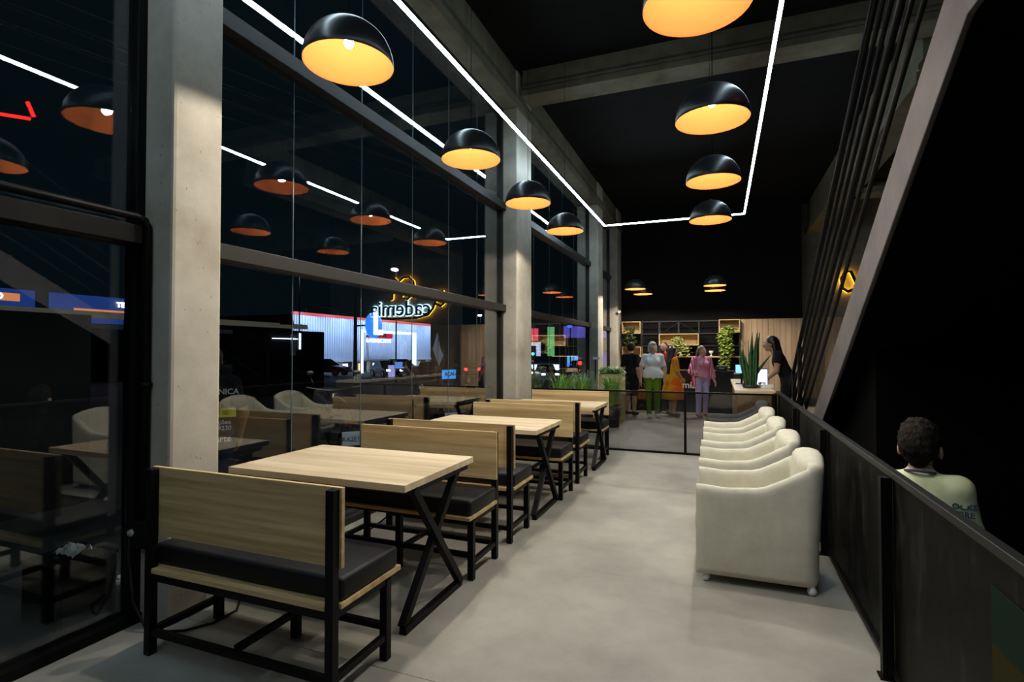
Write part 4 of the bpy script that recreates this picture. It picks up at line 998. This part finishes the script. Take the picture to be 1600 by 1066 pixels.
bx('lid', M_BLACKWALL, -.17, .17, -.16, .16, .33, .35, bxo, .004); bx('end', M_BLACKWALL, -.16, -.135, -.125, .125, 0, .33, bxo); bx('end', M_BLACKWALL, .135, .16, -.125, .125, 0, .33, bxo)
rr = random.Random(4); mb = MB(); N = 10
mb.add([(-.10 + .2 * i / N + rr.uniform(-.006, .006), -.06 + .12 * j / N + rr.uniform(-.006, .006), .004 + .05 * rr.random() * math.sin(math.pi * j / N) + .02 * math.sin(i * 1.7)**2) for i in range(N + 1) for j in range(N + 1)], [(i * (N + 1) + j, (i + 1) * (N + 1) + j, (i + 1) * (N + 1) + j + 1, i * (N + 1) + j + 1) for i in range(N) for j in range(N)], True)
ts = mb.build('tissue', mat('tissue_paper', (.75, .76, .74), .9), loc=(-3.49, 1.97, .295)); tag(ts, 'crumpled white tissue on the low crate outside', 'tissue')
ps = thing('power_strip', 'white multi-socket power strip on the ground outside the window', 'power strip', (-3.75, 2.28, -.06), R(40)); ps.scale = (.75,) * 3
bx('bar', M_WHITE, -.17, .17, -.03, .03, 0, .04, ps, .006)
for k in range(4): MB().tube([(-.12 + .08 * k, 0, .04), (-.12 + .08 * k, 0, .075)], [.025, .02], 10).build('plug', M_WHITE, ps)

# cars
def make_car(name, label, x, y, rz_, col, suv=0, head=0, tail=0, sx=1.0):
    t = thing(name, label, 'car', (x, y, gz(x, y)), rz_, group='cars in the street and car park')
    hh = .12 * suv
    m = mat('car_%s' % name + '_%d' % (abs(hash((x, y))) % 9999), col, .25, .3, .6)
    low = [(-2.1, .32), (-2.15, .55), (-2.08, .82 + hh), (-1.5, .9 + hh), (1.0, .92 + hh), (1.9, .78 + hh), (2.12, .6), (2.12, .32)]
    body = MB().prism(low, -.84, .84, 'y').build('body', m, t, .06, 3)
    cab = [(-1.75 if suv else -1.65, .88 + hh), (-1.5 if suv else -1.1, 1.4 + 1.6 * hh), (-.9, 1.48 + 1.6 * hh), (.1, 1.46 + 1.6 * hh), (.95, .9 + hh)]
    V = [(a, s * (.76 - .16 * (b - .9)), b) for s in (-1, 1) for a, b in cab]
    MB().add(V, [(4, 3, 2, 1, 0), (5, 6, 7, 8, 9)] + [(k, (k + 1) % 5, (k + 1) % 5 + 5, k + 5) for k in range(5)]).build('cabin_glass', mat('car_glass', (.012, .014, .018), .08, spec=.6), t, .02)
    bx('roof_panel', m, -1.35 if suv else -1.0, .08, -.6, .6, 1.46 + 1.6 * hh, 1.5 + 1.6 * hh, t, .02)
    for a in (-1.3, 1.32):
        for s in (-.78, .78):
            w = MB().tube([(a, s - .1, .32), (a, s + .1, .32)], .32, 18).build('wheel', M_RUBBER, t); MB().tube([(a, s - .105, .32), (a, s + .105, .32)], .19, 14).build('rim', M_CHROME, w)
    for s in (-.62, .62):
        bx('headlamp', E_HEAD if head else M_CHROME, 2.0, 2.14, s - .16, s + .16, .6, .74, t, .02); bx('tail_lamp', E_RED if tail else mat('tail_dark', (.12, .01, .01), .3), -2.18, -2.08, s - .13, s + .13, .68 + hh, .92 + hh, t, .02)
    bx('number_plate', M_WHITE, -2.2, -2.15, -.25, .25, .5, .62, t); bx('bumper', M_METAL, -2.2, -2.1, -.8, .8, .34, .46, t, .02)
CARS = [('car', 'silver hatchback with red tail lamps next to the nearest column edge', -34, 29.8, R(-128), (.42, .46, .52), 0, 0, 1),
        ('car', 'car with its red tail lamps lit beyond the silver hatchback', -38, 36, R(60), (.05, .05, .06), 0, 0, 1),
        ('car', 'silver sport utility car with red tail lamps near the middle column', -22.8, 47.5, R(116), (.36, .37, .40), 1, 0, 1),
        ('car', 'dark red car parked before the white pillars', -33, 38.5, R(10), (.12, .01, .015), 0, 0, 0),
        ('car', 'black car facing us with one bright headlamp below the red board', -28, 40.5, R(-35), (.012, .012, .014), 0, 1, 0),
        ('car', 'black car parked behind the white portal frame', -30.5, 47, R(-10), (.014, .014, .016), 1, 0, 0),
        ('car', 'dark grey car parked under the flagpole side of the portal', -25.6, 43.6, R(-70), (.03, .032, .036), 0, 0, 0),
        ('car', 'dark blue car at the corner pillar of the supermarket', -31, 56, R(-60), (.015, .02, .05), 1, 0, 0),
        ('car', 'white car with bright headlamps in the far street traffic', -15.0, 47, R(-62), (.4, .4, .44), 0, 1, 0),
        ('car', 'car with bright headlamps nearest the teal traffic light', -19.0, 52, R(-62), (.3, .3, .34), 0, 1, 0),
        ('car', 'grey car with red tail lamps beside the open glass door', -11.6, 46, R(118), (.25, .25, .28), 0, 0, 1),
        ('car', 'car with red tail lamps at the end of the far street', -9.2, 39, R(105), (.25, .25, .28), 0, 0, 1)]
for c in CARS: make_car(*c)

# motorcycles parked outside the glass
M_DCHROME = mat('dull_chrome', (.22, .22, .24), .3, 1)
def motorcycle(label, x, y, rz_, plate=''):
    t = thing('motorcycle', label, 'motorcycle', (x, y, -.06), rz_, group='motorcycles parked along the window')
    mp_ = mat('moto_paint', (.012, .012, .016), .2, spec=.6)
    for a in (-.62, .64):
        w = MB().tube([(a + .27 * math.cos(q), 0, .31 + .27 * math.sin(q)) for q in [k * math.pi / 12 for k in range(24)]], .045, 8, closed=True).build('tyre', M_RUBBER, t)
        MB().tube([(a, -.05, .31), (a, .05, .31)], .07, 12).build('hub', M_DCHROME, w)
        for k in range(5):
            q = k * 2 * math.pi / 5; MB().tube([(a, 0, .31), (a + .24 * math.cos(q), 0, .31 + .24 * math.sin(q))], .012, 5).build('spoke', M_DCHROME, w)
    MB().ell((.12, 0, .78), (.28, .14, .13)).build('fuel_tank', mp_, t); MB().ell((-.35, 0, .78), (.38, .13, .07)).build('seat', M_RUBBER, t)
    bx('engine', mat('engine_metal', (.12, .12, .12), .35, .7), -.2, .25, -.13, .13, .28, .62, t, .03)
    MB().tube([(.42, 0, .95), (.64, 0, .31)], .03, 8).build('fork', M_DCHROME, t); MB().tube([(.30, -.36, 1.04), (.40, -.2, 1.0), (.42, 0, .98), (.40, .2, 1.0), (.30, .36, 1.04)], .014, 8).build('handlebar', M_DCHROME, t)
    MB().ell((.52, 0, .9), (.09, .1, .1)).build('headlamp', M_DCHROME, t)
    for s in (-1, 1): MB().tube([(.36, s * .25, 1.02), (.36, s * .3, 1.2)], .007, 6).build('mirror_stem', M_DCHROME, t); MB().ell((.35, s * .31, 1.23), (.012, .06, .04), 10, 6).build('mirror', M_DCHROME, t)
    MB().tube([(.1, .14, .35), (-.3, .16, .3), (-.75, .17, .36)], [.025, .03, .045], 10).build('exhaust', M_DCHROME, t)
    MB().tube([(-.55, -.1, .31), (-.7, 0, .75)], .018, 6).build('swing_arm', M_METAL, t); MB().tube([(-.62, 0, .80), (-.95, 0, .70), (-1.02, 0, .52)], [.06, .05, .02], 8).build('rear_fender', mp_, t)
    pl_ = bx('number_plate', mat('plate_grey', (.42, .46, .58), .5), -1.045, -1.035, -.10, .10, .44, .60, t)
    bx('tail_lamp', mat('tail_dark', (.12, .01, .01), .3), -1.0, -.96, -.07, .07, .66, .72, t, .01)
    if plate: text('plate_text', plate, mat('plate_ink', (.02, .02, .03), .6), .075, (-1.047, 0, .51), (R(90), 0, R(-90)), t, .001)
motorcycle('motorcycle with a grey number plate behind the first table', -4.75, 5.75, R(138), 'BRA2E19')
motorcycle('motorcycle with chrome parts behind the second bench', -4.6, 7.85, R(140), 'RIO4B27')
motorcycle('motorcycle parked outside next to the middle column', -4.8, 10.2, R(142), 'QHT1D53')
motorcycle('motorcycle outside the far bay beyond the middle column', -4.8, 13.6, R(142), '')

# flag banner, blue board, utility poles and wires, traffic light
fb = thing('feather_flag', 'white feather flag on a pole in the car park', 'flag', (-17.2, 30.6, gz(-17.2, 30.6)))
MB().tube([(0, 0, 0), (0, 0, 2.3), (.02, .06, 3.0)], .03, 8).build('pole', M_METAL, fb)
MB().prism([(-.05, 3.4), (.35, 2.35), (.75, 1.9), (.15, 1.2), (-.25, 1.75), (-.65, 2.3)], -.01, .01, 'x').build('cloth', mat('glowing_flag_cloth', (.6, .66, .75), .8, emit=(.5, .6, .75), es=.18), fb)  # weak glow put into the cloth in place of light on it
blb = thing('blue_sign_board', 'small lit blue board with dark lettering under the flag', 'sign', (-16.9, 31.6, gz(-16.9, 31.6)), R(-25))
bx('panel', emis('board_cyan', (.05, .35, .95), 1.3), -.04, .04, -.55, .55, .35, .95, blb); text('lettering', 'AÇAÍ', M_LETTER, .34, (.05, 0, .66), (R(90), 0, R(90)), blb, .004, .01)
for s in (-.4, .4): bx('leg', M_METAL, -.02, .02, s - .02, s + .02, 0, .35, blb)
M_POLE = noisy(mat('pole_concrete', rough=.85), (.10, .10, .095), (.16, .155, .145), 3)
def pole(label, x, y, h):
    t = thing('utility_pole', label, 'pole', (x, y, gz(x, y)))
    MB().tube([(0, 0, -.2), (0, 0, h)], [.16, .10], 12).build('shaft', M_POLE, t); bx('cross_arm', M_POLE, -.9, .9, -.05, .05, h - .7, h - .58, t)
    for k in (-.8, -.4, .4, .8): MB().lathe([(.03, 0), (.05, .04), (.03, .08), (.045, .12), (.001, .14)], 10, (k, 0, h - .58)).build('insulator', M_CHROME, t)
pole('utility pole standing before the corrugated supermarket fascia', -26, 33.5, 8.5); pole('utility pole carrying wires beyond the glazed bays', -5.1, 27.3, 9.2); pole('utility pole outside the nearest bay holding the other wire ends', -16.2, -7.5, 9.2)
M_WIRE = mat('wire_grey', (.4, .4, .4), .5)
for k in range(6):
    o = (k - 2.5) * .33; zz = 7.7 + .22 * (k % 3)
    A, B = Vector((-16.2 + o, -7.5, 0)), Vector((-5.1 + o, 27.3, 0))
    w = MB().tube([(*(A + (B - A) * s).xy, zz - .35 * 4 * s * (1 - s)) for s in [i / 14 for i in range(15)]], .011, 5).build('power_wire', M_WIRE)
    tag(w, 'street power wire strung between the utility poles outside', 'wire', 'street power wires outside the window')
tl = thing('traffic_light', 'teal-green traffic light above the far street', 'traffic light', (-12.6, 36.5, gz(-12.6, 36.5)))
MB().tube([(0, 0, 0), (0, 0, 2.6)], .06, 10).build('pole', M_METAL, tl); bx('housing', M_METAL, -.16, .16, -.12, .12, 1.9, 2.7, tl, .02); MB().ell((0, -.13, 2.1), (.12, .05, .12)).build('lit_lens', E_CYAN, tl)

# lit shops at the end of the street
def shop(label, x, y, w, h, c, signs):
    t = thing('distant_shop', label, 'building', (x, y, gz(x, y)), R(18))
    bx('wall', noisy(mat('shop_wall', rough=.9), (.02, .02, .028), (.035, .035, .045), .6), -w / 2, w / 2, 0, 6, -2, h, t)
    for x0, x1, z0, z1, m, tx in signs:
        s_ = bx('lit_sign', m, x0, x1, -.12, 0, z0, z1, t)
        if tx: text('lettering', tx, E_WHITE, (z1 - z0) * .6, ((x0 + x1) / 2, -.14, (z0 + z1) / 2), (R(90), 0, 0), t, .01, .02)
shop('far shop with a red and white lit sign beyond the middle column', -21.5, 66, 8, 7, 0, [(-3.5, -.6, 4.6, 6.2, emis('far_red', (.9, .08, .15), 1.6), ''), (-2.2, -.3, 2.6, 4.4, emis('far_white', (.6, .65, 1), 1.6), 'SI'), (.6, 1.5, 2.6, 6.4, emis('far_green', (.25, .8, .3), 1.0), ''), (-3.5, 3.5, .8, 1.5, E_COOL, '')])
shop('far shop with blue-violet lit panels at the street end', -14.0, 60, 6.5, 7, 0, [(-2.9, 2.8, 4.7, 6.0, emis('far_violet', (.16, .12, .8), 1.1), ''), (-2.5, -.4, 1.4, 2.6, emis('far_sky', (.15, .5, 1), 2.0), ''), (0, 2.8, 1.6, 3.0, MATS['far_violet'], ''), (2.1, 2.45, 2.8, 4.6, E_COOL, '')])
shop('far dark building with small red lights beside the last column', -13.0, 76, 6, 8, 0, [(-2.4, -.9, 3.2, 3.8, E_RED, ''), (-.5, .4, 1.2, 4.6, emis('far_yellow', (.6, .6, .25), .6), ''), (1.2, 2.6, 6.2, 6.6, E_COOL, '')])
for k, (x, y, z) in enumerate(((-11.2, 41.5, 4.1), (-12.2, 45, 1.3), (-24, 52, 6.6), (-31, 33, 8.1), (-20, 30, 7.5))):
    t = thing('street_light', ('blue-white street light high beyond the door bay', 'blue-white street light low beyond the door bay', 'bright street light above the supermarket roof line', 'street light shining over the kiosk', 'street light between the kiosk and the flag')[k], 'street light', (x, y, gz(x, y)))
    MB().tube([(0, 0, 0), (0, 0, z)], .05, 8).build('pole', M_METAL, t); MB().ell((0, -.2, z), (.22, .3, .1)).build('lamp_head', E_HEAD if k > 1 else E_BLUE, t)

# person outside with printed shirt
K_SHIRT = K_BLACK
op, ov, oh = person('person', 'person outside in a black t-shirt with yellow back print behind the column', (-4.05, 3.30, -.06), R(-130), dict(elR=(.26, .03, 1.08), elL=(-.27, .02, 1.08)), [mat('skin_deep', (.17, .085, .05), .55, spec=.3), K_SHIRT, K_NAVY, K_SNEAK, H_BLACK, EYEW, LIP], short(), sleeve=.7, width=1.1, scale=.92)
M_PRY = mat('yellow_print', (.55, .50, .02), .7); M_PRW = mat('white_print', (.6, .6, .6), .7)
text('shirt_text', 'TÉCNICA', M_PRW, .07, (-.075, .135, 1.29), (R(85), 0, R(180)), op, .002, .001)
MB().prism([(-.20, 1.06), (.04, 1.06), (.04, 1.13), (0, 1.2), (-.08, 1.2), (-.08, 1.14), (-.20, 1.14)], .128, .140, 'y').build('shirt_emblem', M_PRY, op)
text('shirt_text', 'soluções\n48 99230', M_PRW, .055, (-.06, .135, .985), (R(88), 0, R(180)), op, .002); text('shirt_text', 'arte', M_PRW, .08, (-.1, .135, .86), (R(88), 0, R(180)), op, .002, .001)
